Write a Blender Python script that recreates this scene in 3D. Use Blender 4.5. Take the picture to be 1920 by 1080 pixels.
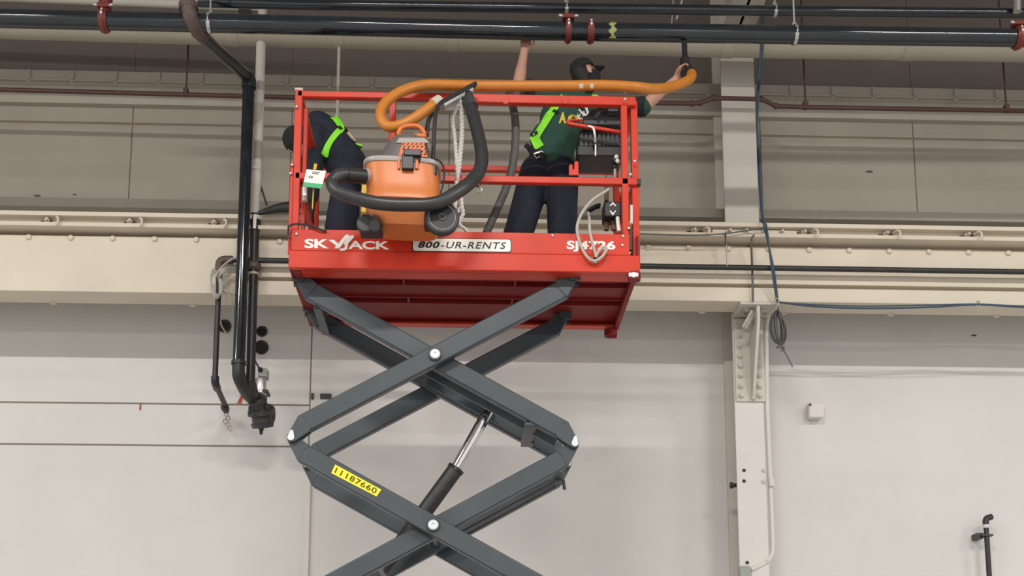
import bpy, bmesh, math, random
from math import sin, cos, tan, pi, radians, sqrt, atan2, hypot
from mathutils import Vector, Matrix
from mathutils.bvhtree import BVHTree

for o in list(bpy.data.objects):
    bpy.data.objects.remove(o)
SC = bpy.context.scene
COL = SC.collection
random.seed(7)

# ------------------------------------------------------------------ camera
FPX = 2300.0
PITCH = radians(9.5)
YAW = radians(2.2)
PPY = 1020.0
CAM = Vector((0.0, 0.0, 1.6))
cam_d = bpy.data.cameras.new('camera')
cam = bpy.data.objects.new('camera', cam_d)
COL.objects.link(cam)
cam.location = CAM
cam.rotation_euler = (pi / 2 + PITCH, 0, -YAW)
cam_d.sensor_width = 36.0
cam_d.lens = FPX / 1920 * 36.0
cam_d.shift_y = (PPY - 540.0) / 1920.0
cam_d.clip_end = 200
SC.camera = cam

# ------------------------------------------------------------------ world, lights, exposure
w = bpy.data.worlds.new('world')
SC.world = w
w.use_nodes = True
w.node_tree.nodes['Background'].inputs[0].default_value = (1.0, 0.97, 0.95, 1)
w.node_tree.nodes['Background'].inputs[1].default_value = 0.62
SC.view_settings.view_transform = 'Standard'
SC.view_settings.look = 'None'
SC.view_settings.exposure = 0.42
SC.view_settings.gamma = 1.0
SC.view_settings.use_curve_mapping = False


def strip_lamp(x, y, z, power, lx=2.5, ly=0.3):
    d = bpy.data.lights.new('strip_lamp', 'AREA')
    d.shape = 'RECTANGLE'
    d.size = lx
    d.size_y = ly
    d.energy = power
    d.color = (1.0, 0.965, 0.92)
    o = bpy.data.objects.new('strip_lamp', d)
    o.location = (x, y, z)
    COL.objects.link(o)


for lx in (-13.2, -6.8, -0.4, 6.4, 12.8):          # near row of ceiling strip lights
    strip_lamp(lx, 1.5, 9.1, 410)
for lx in (-13.2, -6.8, -0.4, 6.4, 12.8):          # rows further down the hall
    strip_lamp(lx, -19.0, 9.1, 800)


# ------------------------------------------------------------------ pixel -> point on the plane y = Y
F_ = Vector((sin(YAW) * cos(PITCH), cos(YAW) * cos(PITCH), sin(PITCH)))
R_ = Vector((cos(YAW), -sin(YAW), 0))
U_ = Vector((-sin(YAW) * sin(PITCH), -cos(YAW) * sin(PITCH), cos(PITCH)))


def P(px, py, Y):
    d = F_ + R_ * ((px - 960.0) / FPX) + U_ * ((PPY - py) / FPX)
    return CAM + d * (Y / d.y)


def PP(*pts):
    return [P(*p) for p in pts]


# ------------------------------------------------------------------ materials
def mat(name, color, rough=0.5, metal=0.0, var=0.0, vscale=6.0, bump=0.0, bscale=60.0, coat=0.0, spec=0.5, stretch=None):
    m = bpy.data.materials.new(name)
    m.use_nodes = True
    nt = m.node_tree
    b = nt.nodes['Principled BSDF']
    c = (*color, 1)
    b.inputs['Base Color'].default_value = c
    b.inputs['Roughness'].default_value = rough
    b.inputs['Metallic'].default_value = metal
    b.inputs['Specular IOR Level'].default_value = spec
    if coat:
        b.inputs['Coat Weight'].default_value = coat
        b.inputs['Coat Roughness'].default_value = 0.12
    if var or bump:
        tc = nt.nodes.new('ShaderNodeTexCoord')
        mp = nt.nodes.new('ShaderNodeMapping')
        nt.links.new(tc.outputs['Object'], mp.inputs['Vector'])
        if stretch:
            mp.inputs['Scale'].default_value = stretch
    if var:
        n = nt.nodes.new('ShaderNodeTexNoise')
        n.inputs['Scale'].default_value = vscale
        n.inputs['Detail'].default_value = 6
        n.inputs['Roughness'].default_value = 0.6
        nt.links.new(mp.outputs[0], n.inputs['Vector'])
        r = nt.nodes.new('ShaderNodeMapRange')
        r.inputs['From Min'].default_value = 0.3
        r.inputs['From Max'].default_value = 0.7
        r.inputs['To Min'].default_value = 1 - var
        r.inputs['To Max'].default_value = 1 + var
        nt.links.new(n.outputs['Fac'], r.inputs['Value'])
        mx = nt.nodes.new('ShaderNodeVectorMath')
        mx.operation = 'SCALE'
        mx.inputs[0].default_value = color
        nt.links.new(r.outputs[0], mx.inputs['Scale'])
        nt.links.new(mx.outputs[0], b.inputs['Base Color'])
    if bump:
        n2 = nt.nodes.new('ShaderNodeTexNoise')
        n2.inputs['Scale'].default_value = bscale
        n2.inputs['Detail'].default_value = 4
        nt.links.new(mp.outputs[0], n2.inputs['Vector'])
        bp = nt.nodes.new('ShaderNodeBump')
        bp.inputs['Strength'].default_value = bump
        bp.inputs['Distance'].default_value = 0.01
        nt.links.new(n2.outputs['Fac'], bp.inputs['Height'])
        nt.links.new(bp.outputs[0], b.inputs['Normal'])
    return m


M = {}
M['wall_white'] = mat('white_wall_paint', (0.655, 0.64, 0.622), 0.75, var=0.035, vscale=1.3, bump=0.15, bscale=25)
M['wall_beige'] = mat('beige_wall_paint', (0.39, 0.355, 0.30), 0.8, var=0.05, vscale=1.6, bump=0.15, bscale=25)
M['wall_dark'] = mat('taupe_wall_panel', (0.165, 0.140, 0.125), 0.85, var=0.05, vscale=1.6)  # darker, browner tone for the top row of panels
M['joint'] = mat('dark_joint', (0.24, 0.19, 0.15), 0.9)
M['beam'] = mat('cream_steel_paint', (0.66, 0.59, 0.48), 0.5, var=0.04, vscale=2.5, bump=0.08, bscale=12)
M['girt'] = mat('pale_beige_paint', (0.47, 0.43, 0.37), 0.6, var=0.05, vscale=3)
M['duct'] = mat('tan_pipe_paint', (0.42, 0.38, 0.31), 0.6, var=0.05, vscale=3)
M['column'] = mat('light_grey_steel_paint', (0.58, 0.545, 0.49), 0.55, var=0.03, vscale=3)
M['column_white'] = mat('white_steel_paint', (0.66, 0.635, 0.60), 0.5, var=0.03, vscale=3)
M['bolt'] = mat('painted_bolt', (0.52, 0.49, 0.43), 0.45)
M['rust'] = mat('rusty_nut', (0.16, 0.085, 0.05), 0.7, var=0.3, vscale=40)
M['pipe_black'] = mat('gloss_black_pipe_paint', (0.012, 0.016, 0.022), 0.10, spec=0.65, var=0.25, vscale=5, bump=0.05, bscale=9)
M['iron'] = mat('black_iron', (0.022, 0.022, 0.022), 0.45, var=0.3, vscale=15)
M['brown_iron'] = mat('brown_iron', (0.10, 0.068, 0.06), 0.55, var=0.25, vscale=15)
M['coupling'] = mat('red_coupling_paint', (0.17, 0.026, 0.018), 0.35, var=0.15, vscale=12)
M['zinc'] = mat('zinc_steel', (0.55, 0.55, 0.53), 0.35, metal=0.8)
M['chrome'] = mat('chrome_rod', (0.85, 0.85, 0.85), 0.06, metal=1.0)
M['sprinkler'] = mat('brown_red_pipe', (0.085, 0.036, 0.028), 0.5, var=0.2, vscale=10)
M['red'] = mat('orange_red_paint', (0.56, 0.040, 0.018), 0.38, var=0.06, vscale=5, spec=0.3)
M['red_shaded'] = mat('orange_red_paint_shaded', (0.20, 0.012, 0.012), 0.5, var=0.12, vscale=5, spec=0.2)  # same red paint, darkened: shade under the platform put into the colour
M['arm'] = mat('slate_grey_paint', (0.042, 0.054, 0.063), 0.36, var=0.12, vscale=4, bump=0.04, bscale=30)
M['arm_pin'] = mat('pale_zinc_pin', (0.62, 0.66, 0.68), 0.4, metal=0.4)
M['white'] = mat('white_vinyl', (0.82, 0.80, 0.76), 0.5)
M['black_print'] = mat('black_print', (0.02, 0.02, 0.02), 0.6)
M['yellow'] = mat('yellow_vinyl', (0.85, 0.72, 0.02), 0.45)
M['yellow_ink'] = mat('dark_olive_ink', (0.06, 0.05, 0.0), 0.6)
M['yellow_bar'] = mat('yellow_tool_paint', (0.78, 0.50, 0.05), 0.5)
M['deck'] = mat('aluminium_deck', (0.5, 0.5, 0.5), 0.45, metal=0.7)
M['tank'] = mat('orange_tank_plastic', (0.58, 0.175, 0.048), 0.4, var=0.05, vscale=6)
M['grille'] = mat('orange_grille_plastic', (0.62, 0.15, 0.035), 0.45)
M['lid'] = mat('grey_lid_plastic', (0.13, 0.115, 0.11), 0.4, var=0.12, vscale=10)
M['lid_rim'] = mat('pale_grey_plastic', (0.35, 0.33, 0.32), 0.4)
M['plastic'] = mat('black_plastic', (0.018, 0.018, 0.02), 0.42)
M['wheel'] = mat('wheel_grey_plastic', (0.045, 0.05, 0.052), 0.5)
M['hose_black'] = mat('black_hose_rubber', (0.028, 0.028, 0.030), 0.38, var=0.2, vscale=20)
M['hose_grey'] = mat('grey_hose_rubber', (0.085, 0.08, 0.075), 0.6, var=0.15, vscale=20)
M['hose_orange'] = mat('orange_hose_vinyl', (0.53, 0.185, 0.022), 0.4, var=0.06, vscale=15)
M['hose_cuff'] = mat('pale_cuff', (0.55, 0.48, 0.42), 0.5)
M['rope'] = mat('white_rope', (0.72, 0.70, 0.66), 0.8, bump=0.6, bscale=120)
M['skin'] = mat('skin', (0.50, 0.27, 0.20), 0.55, var=0.08, vscale=20)
M['navy'] = mat('navy_work_cloth', (0.010, 0.013, 0.026), 0.85, var=0.25, vscale=14, bump=0.5, bscale=14)
M['green'] = mat('dark_green_cotton', (0.016, 0.062, 0.046), 0.85, var=0.18, vscale=10, bump=0.5, bscale=9)
M['black_cloth'] = mat('black_cloth', (0.012, 0.013, 0.015), 0.9, var=0.2, vscale=20)
M['hair'] = mat('dark_hair', (0.010, 0.008, 0.007), 0.7)
M['hivis'] = mat('lime_webbing', (0.27, 0.82, 0.035), 0.7)
M['tan'] = mat('tan_webbing', (0.50, 0.38, 0.26), 0.8)
M['boot'] = mat('brown_boot_leather', (0.05, 0.03, 0.02), 0.6)
M['print_yellow'] = mat('yellow_shirt_print', (0.70, 0.48, 0.05), 0.7)
M['tag_green'] = mat('green_tag_print', (0.03, 0.42, 0.16), 0.5)
M['cable_grey'] = mat('pale_grey_cable', (0.42, 0.39, 0.35), 0.6)
M['cable_dark'] = mat('dark_grey_wire', (0.10, 0.10, 0.10), 0.5)
M['cable_blue'] = mat('slate_blue_cable', (0.045, 0.075, 0.115), 0.6)
M['hole'] = mat('black_cap', (0.012, 0.012, 0.012), 0.6)
M['valve'] = mat('grey_cast_iron', (0.045, 0.045, 0.047), 0.5, var=0.2, vscale=20)
M['red_tape'] = mat('faded_red_tape', (0.62, 0.13, 0.11), 0.6)
M['box_grey'] = mat('grey_box_paint', (0.30, 0.32, 0.30), 0.5)
M['floor'] = mat('polished_concrete', (0.38, 0.375, 0.36), 0.45, var=0.08, vscale=1.0)
M['ceiling'] = mat('ceiling_deck_paint', (0.35, 0.34, 0.32), 0.8)
M['gap_shade'] = mat('black_gap_shade', (0.012, 0.011, 0.010), 0.9)
M['rusty_orange'] = mat('rust_stain', (0.30, 0.13, 0.05), 0.8, var=0.3, vscale=20)
M['paint_mark'] = mat('yellow_green_paint_mark', (0.33, 0.36, 0.10), 0.6)


# ------------------------------------------------------------------ mesh building
def wloc(o):
    v = Vector((0, 0, 0))
    while o is not None:
        v += o.location
        o = o.parent
    return v


def frame(d, up=None):
    d = d.normalized()
    a = up if up is not None else (Vector((0, 0, 1)) if abs(d.z) < 0.95 else Vector((1, 0, 0)))
    s = d.cross(a).normalized()
    return s, s.cross(d).normalized(), d


def smooth_path(pts, n=8, closed=False):
    out = []
    m = len(pts)
    rng = m if closed else m - 1
    for i in range(rng):
        p1, p2 = pts[i], pts[(i + 1) % m]
        p0 = pts[(i - 1) % m] if (closed or i > 0) else p1 * 2 - p2
        p3 = pts[(i + 2) % m] if (closed or i < m - 2) else p2 * 2 - p1
        for k in range(n):
            t = k / n
            out.append(0.5 * ((2 * p1) + (p2 - p0) * t + (2 * p0 - 5 * p1 + 4 * p2 - p3) * t * t + (3 * p1 - p0 - 3 * p2 + p3) * t ** 3))
    if not closed:
        out.append(pts[-1].copy())
    return out


def resample(pts, step):
    L = [0.0]
    for a, b in zip(pts, pts[1:]):
        L.append(L[-1] + (b - a).length)
    n = max(2, int(L[-1] / step))
    out = []
    j = 0
    for i in range(n + 1):
        s = L[-1] * i / n
        while j < len(L) - 2 and L[j + 1] < s:
            j += 1
        t = (s - L[j]) / max(1e-9, L[j + 1] - L[j])
        out.append(pts[j].lerp(pts[j + 1], min(1, t)))
    return out


def fillet(pts, r, n=6):
    """Polyline with rounded corners."""
    out = [pts[0].copy()]
    for a, b, c in zip(pts, pts[1:], pts[2:]):
        d1 = min(r, (a - b).length * 0.48)
        d2 = min(r, (c - b).length * 0.48)
        p, q = b + (a - b).normalized() * d1, b + (c - b).normalized() * d2
        for k in range(n + 1):
            t = k / n
            out.append(p * (1 - t) ** 2 + b * 2 * t * (1 - t) + q * t * t)
    out.append(pts[-1].copy())
    return out


class B:
    def __init__(s):
        s.v = []
        s.f = []

    def add(s, verts, faces):
        n = len(s.v)
        s.v.extend(Vector(v) for v in verts)
        s.f.extend(tuple(i + n for i in f) for f in faces)
        return s

    def box(s, p0, p1):
        x0, y0, z0 = (min(a, b) for a, b in zip(p0, p1))
        x1, y1, z1 = (max(a, b) for a, b in zip(p0, p1))
        return s.add([(x0, y0, z0), (x1, y0, z0), (x1, y1, z0), (x0, y1, z0), (x0, y0, z1), (x1, y0, z1), (x1, y1, z1), (x0, y1, z1)],
                     [(0, 3, 2, 1), (4, 5, 6, 7), (0, 1, 5, 4), (1, 2, 6, 5), (2, 3, 7, 6), (3, 0, 4, 7)])

    def pbox(s, x0, y0, x1, y1, Ya, Yb):
        """box whose front face (nearer plane) spans the pixel rectangle"""
        Yf, Yr = min(Ya, Yb), max(Ya, Yb)
        a, b = P(x0, y0, Yf), P(x1, y1, Yf)
        return s.box((a.x, Yf, a.z), (b.x, Yr, b.z))

    def cbox(s, c, sx, sy, sz):
        return s.box((c[0] - sx / 2, c[1] - sy / 2, c[2] - sz / 2), (c[0] + sx / 2, c[1] + sy / 2, c[2] + sz / 2))

    def bar(s, a, b, wd, ht, up=None):
        """rectangular bar from a to b; wd across, ht along up"""
        sx, u, d = frame(b - a, up)
        vs = []
        for p in (a, b):
            for i, j in ((-1, -1), (1, -1), (1, 1), (-1, 1)):
                vs.append(p + sx * (i * wd / 2) + u * (j * ht / 2))
        return s.add(vs, [(0, 1, 2, 3), (7, 6, 5, 4), (0, 4, 5, 1), (1, 5, 6, 2), (2, 6, 7, 3), (3, 7, 4, 0)])

    def cyl(s, a, b, r, r2=None, n=16):
        r2 = r if r2 is None else r2
        sx, u, d = frame(b - a)
        vs = []
        for p, q in ((a, r), (b, r2)):
            for k in range(n):
                t = 2 * pi * k / n
                vs.append(p + (sx * cos(t) + u * sin(t)) * q)
        fs = [(k, k + n, (k + 1) % n + n, (k + 1) % n) for k in range(n)]
        fs += [tuple(range(n)), tuple(range(2 * n - 1, n - 1, -1))]
        return s.add(vs, fs)

    def tube(s, pts, r, n=10, closed=False, rf=None):
        m = len(pts)
        vs = []
        prev = None
        for i, p in enumerate(pts):
            if closed:
                d = pts[(i + 1) % m] - pts[i - 1]
            else:
                d = pts[min(i + 1, m - 1)] - pts[max(i - 1, 0)]
            d.normalize()
            if prev is None:
                sx, u, _ = frame(d)
            else:
                u = (prev - d * prev.dot(d)).normalized()
                sx = d.cross(u).normalized()
            prev = u
            q = r if rf is None else rf(i, m) * r
            for k in range(n):
                t = 2 * pi * k / n
                vs.append(p + (sx * cos(t) + u * sin(t)) * q)
        fs = []
        for i in range(m if closed else m - 1):
            j = (i + 1) % m
            for k in range(n):
                k2 = (k + 1) % n
                fs.append((i * n + k, i * n + k2, j * n + k2, j * n + k))
        if not closed:
            fs += [tuple(range(n - 1, -1, -1)), tuple((m - 1) * n + k for k in range(n))]
        return s.add(vs, fs)

    def prism(s, poly, y0, y1):
        """poly: list of (x, z), extruded along y"""
        n = len(poly)
        a = sum(poly[i][0] * poly[(i + 1) % n][1] - poly[(i + 1) % n][0] * poly[i][1] for i in range(n))
        if a < 0:
            poly = poly[::-1]
        vs = [(x, y0, z) for x, z in poly] + [(x, y1, z) for x, z in poly]
        fs = [tuple(range(n)), tuple(range(2 * n - 1, n - 1, -1))]
        fs += [(k, k + n, (k + 1) % n + n, (k + 1) % n) for k in range(n)]
        return s.add(vs, fs)

    def loft(s, rings):
        n = len(rings[0])
        vs = [p for r in rings for p in r]
        fs = []
        for i in range(len(rings) - 1):
            for k in range(n):
                k2 = (k + 1) % n
                fs.append((i * n + k, i * n + k2, (i + 1) * n + k2, (i + 1) * n + k))
        fs += [tuple(range(n - 1, -1, -1)), tuple((len(rings) - 1) * n + k for k in range(n))]
        return s.add(vs, fs)

    def lathe(s, o, axis, prof, n=24):
        sx, u, d = frame(axis)
        rings = []
        for r, h in prof:
            rings.append([o + d * h + (sx * cos(2 * pi * k / n) + u * sin(2 * pi * k / n)) * max(r, 1e-4) for k in range(n)])
        return s.loft(rings)

    def ball(s, c, rx, ry=None, rz=None, rot=None, n=16, m=10):
        ry = rx if ry is None else ry
        rz = rx if rz is None else rz
        vs = []
        for i in range(m + 1):
            a = pi * i / m
            q = max(sin(a), 1e-3)
            for k in range(n):
                t = 2 * pi * k / n
                v = Vector((rx * q * cos(t), ry * q * sin(t), -rz * cos(a)))
                if rot is not None:
                    v = rot @ v
                vs.append(Vector(c) + v)
        fs = []
        for i in range(m):
            for k in range(n):
                k2 = (k + 1) % n
                fs.append((i * n + k, i * n + k2, (i + 1) * n + k2, (i + 1) * n + k))
        fs += [tuple(range(n - 1, -1, -1)), tuple(m * n + k for k in range(n))]
        return s.add(vs, fs)

    def caps(s, a, b, r0, r1, n=14):
        s.cyl(a, b, r0, r1, n)
        s.ball(a, r0, n=n, m=8)
        s.ball(b, r1, n=n, m=8)
        return s

    def mesh(s, name, org=Vector((0, 0, 0)), mt=None, ang=0.6):
        me = bpy.data.meshes.new(name)
        me.from_pydata([v - org for v in s.v], [], s.f)
        bm = bmesh.new()
        bm.from_mesh(me)
        bmesh.ops.recalc_face_normals(bm, faces=bm.faces)
        bm.to_mesh(me)
        bm.free()
        me.polygons.foreach_set('use_smooth', [True] * len(me.polygons))
        me.set_sharp_from_angle(angle=ang)
        if mt:
            me.materials.append(mt)
        return me

    def build(s, name, mt, parent=None, bevel=0.0, label=None, cat=None, group=None, kind=None, ang=0.6):
        if parent is not None:
            org = wloc(parent)
        else:
            xs = [v.x for v in s.v]
            ys = [v.y for v in s.v]
            zs = [v.z for v in s.v]
            org = Vector(((min(xs) + max(xs)) / 2, (min(ys) + max(ys)) / 2, min(zs)))
        me = s.mesh(name, org, mt, ang)
        o = bpy.data.objects.new(name, me)
        COL.objects.link(o)
        if parent is not None:
            o.parent = parent
        else:
            o.location = org
        if bevel:
            md = o.modifiers.new('bevel', 'BEVEL')
            md.width = bevel
            md.segments = 2
            md.limit_method = 'ANGLE'
            md.angle_limit = 0.7
        tag(o, label, cat, group, kind)
        return o


def tag(o, label=None, cat=None, group=None, kind=None):
    if label:
        o['label'] = label
    if cat:
        o['category'] = cat
    if group:
        o['group'] = group
    if kind:
        o['kind'] = kind
    return o


def root(name, loc, label=None, cat=None, group=None, kind=None):
    o = bpy.data.objects.new(name, None)
    COL.objects.link(o)
    o.location = loc
    o.empty_display_size = 0.1
    return tag(o, label, cat, group, kind)


def inst(name, me, loc, parent, rot=None):
    o = bpy.data.objects.new(name, me)
    COL.objects.link(o)
    o.parent = parent
    o.location = Vector(loc) - wloc(parent)
    if rot is not None:
        o.rotation_euler = rot
    return o


def text_raw(s, bold=0.0, shear=0.0, spacing=1.0, extrude=0.02):
    cu = bpy.data.curves.new('text', 'FONT')
    cu.body = s
    cu.offset = bold
    cu.shear = shear
    cu.space_character = spacing
    cu.extrude = extrude
    cu.resolution_u = 3
    ob = bpy.data.objects.new('text', cu)
    COL.objects.link(ob)
    dg = bpy.context.evaluated_depsgraph_get()
    me = bpy.data.meshes.new_from_object(ob.evaluated_get(dg))
    vs = [v.co.copy() for v in me.vertices]
    fs = [tuple(p.vertices) for p in me.polygons]
    bpy.data.objects.remove(ob)
    bpy.data.curves.remove(cu)
    bpy.data.meshes.remove(me)
    x0, x1 = min(v.x for v in vs), max(v.x for v in vs)
    y0, y1 = min(v.y for v in vs), max(v.y for v in vs)
    return [((v.x - x0) / (x1 - x0), (v.y - y0) / (y1 - y0), v.z) for v in vs], fs


def text_on(bld, s, bl, br, tl, thick=0.002, **kw):
    """text stretched over the parallelogram bl-br-tl, standing proud towards the viewer"""
    vs, fs = text_raw(s, **kw)
    ex, ey = br - bl, tl - bl
    nrm = ex.cross(ey).normalized()
    out = []
    for x, y, z in vs:
        out.append(bl + ex * x + ey * y + nrm * (thick if z > 0 else -thick))
    bld.add(out, fs)
    return bld


def bake(o):
    """apply an object's modifiers into a fresh mesh"""
    dg = bpy.context.evaluated_depsgraph_get()
    me = bpy.data.meshes.new_from_object(o.evaluated_get(dg))
    o.modifiers.clear()
    old = o.data
    o.data = me
    me.name = old.name
    bpy.data.meshes.remove(old)
    me.polygons.foreach_set('use_smooth', [True] * len(me.polygons))
    return o


def blob(bld, name, mt, parent, voxel=0.012, it=6):
    """one continuous skin grown over overlapping limbs"""
    o = bld.build(name, mt, parent)
    r = o.modifiers.new('remesh', 'REMESH')
    r.mode = 'VOXEL'
    r.voxel_size = voxel
    sm = o.modifiers.new('smooth', 'SMOOTH')
    sm.iterations = it
    sm.factor = 0.5
    bake(o)
    return o


def bvh_of(*objs):
    vs, fs = [], []
    for o in objs:
        n = len(vs)
        q = wloc(o)
        vs += [v.co + q for v in o.data.vertices]
        fs += [tuple(i + n for i in p.vertices) for p in o.data.polygons]
    return BVHTree.FromPolygons(vs, fs)


def drape(bld, bvh, pts, width, off=0.006, th=0.004, yback=8.7):
    """a webbing strap laid over a body: every edge point drops along +y on to it"""
    path = resample(smooth_path(pts, 6), 0.012)
    rows = []
    for i, p in enumerate(path):
        d = path[min(i + 1, len(path) - 1)] - path[max(i - 1, 0)]
        sd = Vector((d.z, 0, -d.x)).normalized() if hypot(d.x, d.z) > 1e-6 else Vector((1, 0, 0))
        row = []
        for k in range(5):
            q = p + sd * (width * (k / 4 - 0.5))
            hit = bvh.ray_cast(Vector((q.x, 7.0, q.z)), Vector((0, 1, 0)))
            row.append([q.x, hit[0].y if hit[0] is not None else None, q.z])
        rows.append(row)
    ys = [c[1] for r in rows for c in r if c[1] is not None]
    dflt = sum(ys) / len(ys) if ys else yback
    last = dflt
    for r in rows:
        good = [c[1] for c in r if c[1] is not None]
        mean = min(good) if good else last
        last = mean
        for c in r:
            if c[1] is None or c[1] > mean + 0.05:
                c[1] = mean + 0.02
    n = len(rows)
    for _ in range(4):
        for k in range(5):
            col = [rows[i][k][1] for i in range(n)]
            for i in range(1, n - 1):
                rows[i][k][1] = min(col[i], (col[i - 1] + col[i] * 2 + col[i + 1]) / 4)
    vs, fs = [], []
    for r in rows:
        for c in r:
            vs.append((c[0], c[1] - off - th, c[2]))
    for r in rows:
        for c in r:
            vs.append((c[0], c[1] - off + 0.004, c[2]))
    N = n * 5
    for i in range(n - 1):
        for k in range(4):
            a = i * 5 + k
            fs.append((a, a + 1, a + 6, a + 5))
            fs.append((N + a, N + a + 5, N + a + 6, N + a + 1))
        for k in (0, 4):
            a = i * 5 + k
            fs.append((a, a + 5, N + a + 5, N + a) if k == 0 else (a, N + a, N + a + 5, a + 5))
    for i in (0, n - 1):
        for k in range(4):
            a = i * 5 + k
            fs.append((a, N + a, N + a + 1, a + 1))
    return bld.add(vs, fs)


def rib(period=2, amp=0.05):
    return lambda i, m: 1.0 + (amp if i % period == 0 else -amp)

# ================================================================== SETTING
YW = 10.75           # face of the wall panels
XL, XR = -16.0, 16.0
ZT = 9.4


def zp(y, Y, x=960.0):
    return P(x, y, Y).z


def xp(x, y, Y):
    return P(x, y, Y).x


fl = B().box((XL, -24, -0.2), (XR, YW + 0.4, 0.0)).build('floor', M['floor'], kind='structure')
ce = B().box((XL, -24, ZT), (XR, YW + 0.4, ZT + 0.15)).build('ceiling', M['ceiling'], kind='structure')

wall = B().box((XL, YW + 0.008, 0), (XR, YW + 0.3, ZT)).build('wall_back', M['joint'], kind='structure')
zA_, zB_ = zp(757, YW, 300), zp(835, YW, 300)
zLow = zp(500, YW, 900)
xj = xp(583, 700, YW)


def panel(x0, x1, z0, z1, mt, par, y=YW, g=0.007):
    return B().box((x0 + g, y, z0 + g), (x1 - g, y + 0.045, z1 - g)).build('wall_panel', mt, par, bevel=0.004)


for x0, x1 in ((XL, xj - 7.0), (xj - 7.0, xj)):
    panel(x0, x1, 0, zB_, M['wall_white'], wall)
    panel(x0, x1, zB_, zA_, M['wall_white'], wall)
    panel(x0, x1, zA_, zLow, M['wall_white'], wall)
for x0, x1 in ((xj, xj + 8.2), (xj + 8.2, XR)):
    panel(x0, x1, 0, zLow, M['wall_white'], wall, g=0.004)
zJ = zp(250, YW, 1200)
zG = zp(200, YW, 1200)
sp = (xp(1136, 300, YW) - xp(245, 300, YW)) / 3
xs = [xp(245, 300, YW) + sp * k for k in range(-9, 14)]
for x0, x1 in zip(xs, xs[1:]):
    panel(x0, x1, zLow, zJ - 0.006, M['wall_beige'], wall, g=0.005)
    panel(x0, x1, zJ + 0.006, zG, M['wall_beige'], wall, g=0.004)
    panel(x0, x1, zG, ZT, M['wall_dark'], wall, g=0.006)

# upper girt with cleats, fascia below it
zg0, zg1, zg2 = zp(219, 10.68, 1500), zp(180, 10.6, 1500), zp(160, 10.6, 1500)
g = root('wall_girt', (0, 10.66, zg0), 'long pale steel girt with small cleats across the upper wall', 'girt')
B().box((XL, 10.69, zg0), (XR, 10.75, zg1 + 0.02)).build('fascia', M['girt'], g)
B().box((XL, 10.60, zg1), (XR, 10.76, zg2)).build('channel', M['girt'], g, bevel=0.004)
B().box((XL, 10.585, zg1), (XR, 10.61, zg1 + 0.012)).build('lip', M['girt'], g)
cl = B().box((-0.012, 0.0, -0.055), (0.012, 0.02, 0.05)).cyl(Vector((0, 0.0, -0.052)), Vector((0, 0.02, -0.052)), 0.018, n=8).mesh('cleat', mt=M['girt'])
dx = (xp(1868, 180, 10.6) - xp(1483, 170, 10.6)) / 5
x0 = xp(1483, 170, 10.6)
for k in range(-22, 9):
    inst('cleat', cl, (x0 + k * dx, 10.582, zg1 + 0.05), g)
# lower ledge
zl0, zl1 = zp(412, 10.5, 1650), zp(396, 10.5, 1650)
t = root('trim_1', (0, 10.6, zl0), kind='structure')
B().box((XL, 10.5, zl0), (XR, 10.76, zl1)).build('ledge', M['girt'], t, bevel=0.006)

B().box((xp(560, 420, YW), YW - 0.02, zl0 - 0.22), (XR, YW + 0.004, zl0)).build('gap_shade_strip', M['gap_shade'], t)  # black strip paints the shadow in the gap below the ledge

# ------------------------------------------------------------------ crane runway beam
YB = 10.0
cr = root('crane_runway', (0, 10.1, zp(568, YB, 1600)), 'long cream painted crane runway beam crossing the whole wall', 'beam')
za, zb, zc, zd_, ze = (zp(q, Y, 1600) for q, Y in ((420, 9.86), (428, 9.86), (440, 9.87), (447, 9.87), (466, YB)))
zf, zg_, zh = (zp(q, YB, 1600) for q in (535, 542, 568))
xs_ = xp(1410, 500, YB)
xl_ = xp(448, 500, YB)
B().box((XL, 9.86, zb), (XR, 10.30, za)).build('rail_flange', M['beam'], cr, bevel=0.004)
B().box((XL, 9.93, zc), (XR, 10.25, zb)).build('clip_band', M['beam'], cr)
B().box((XL, 9.87, zd_), (XR, 10.25, zc)).build('lip', M['beam'], cr, bevel=0.003)
B().box((XL, 10.07, zh + 0.02), (XR, 10.10, zd_)).build('web', M['beam'], cr)
B().box((XL, 10.012, zh + 0.001), (XR, 10.27, zh + 0.03)).build('bottom_flange', M['beam'], cr, bevel=0.003)
B().box((XL, 9.985, zh), (xl_, 10.07, ze)).build('cover_plate', M['beam'], cr, bevel=0.004)
for a, b in ((xl_ + 0.004, xs_ - 0.008), (xs_ + 0.008, XR)):
    B().box((a, YB, zf), (b, 10.07, ze)).build('side_plate', M['beam'], cr, bevel=0.004)
    B().box((a, YB, zh), (b, 10.07, zg_)).build('lower_plate', M['beam'], cr, bevel=0.004)
B().box((xs_ - 0.012, 10.03, zh), (xs_ + 0.012, 10.075, zd_)).build('splice_gap', M['joint'], cr)
bm_ = B()
bm_.lathe(Vector((0, 0, 0)), Vector((0, -1, 0)), [(0.026, 0), (0.026, 0.006), (0.021, 0.017), (0.010, 0.023), (0, 0.024)], 12)
rivet = bm_.mesh('bolt', mt=M['beam'])
dx = 0.352
x0 = xp(1215, 468, YB)
for k in range(-17, 12):
    X = x0 + k * dx
    inst('bolt', rivet, (X, YB if X > xl_ else 9.985, ze - 0.022), cr)
hk = B().tube(smooth_path([Vector((-0.02, 0.05, 0.03)), Vector((0.0, -0.01, 0.035)), Vector((0.025, -0.035, 0.01)), Vector((0.022, -0.035, -0.035)), Vector((0.0, -0.02, -0.06))], 4), 0.013, 8)
hook = hk.mesh('hook_bolt', mt=M['beam'])
hole = B().cyl(Vector((0, 0, 0)), Vector((0, -0.006, 0)), 0.023, n=10).mesh('slot', mt=M['rust'])
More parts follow.
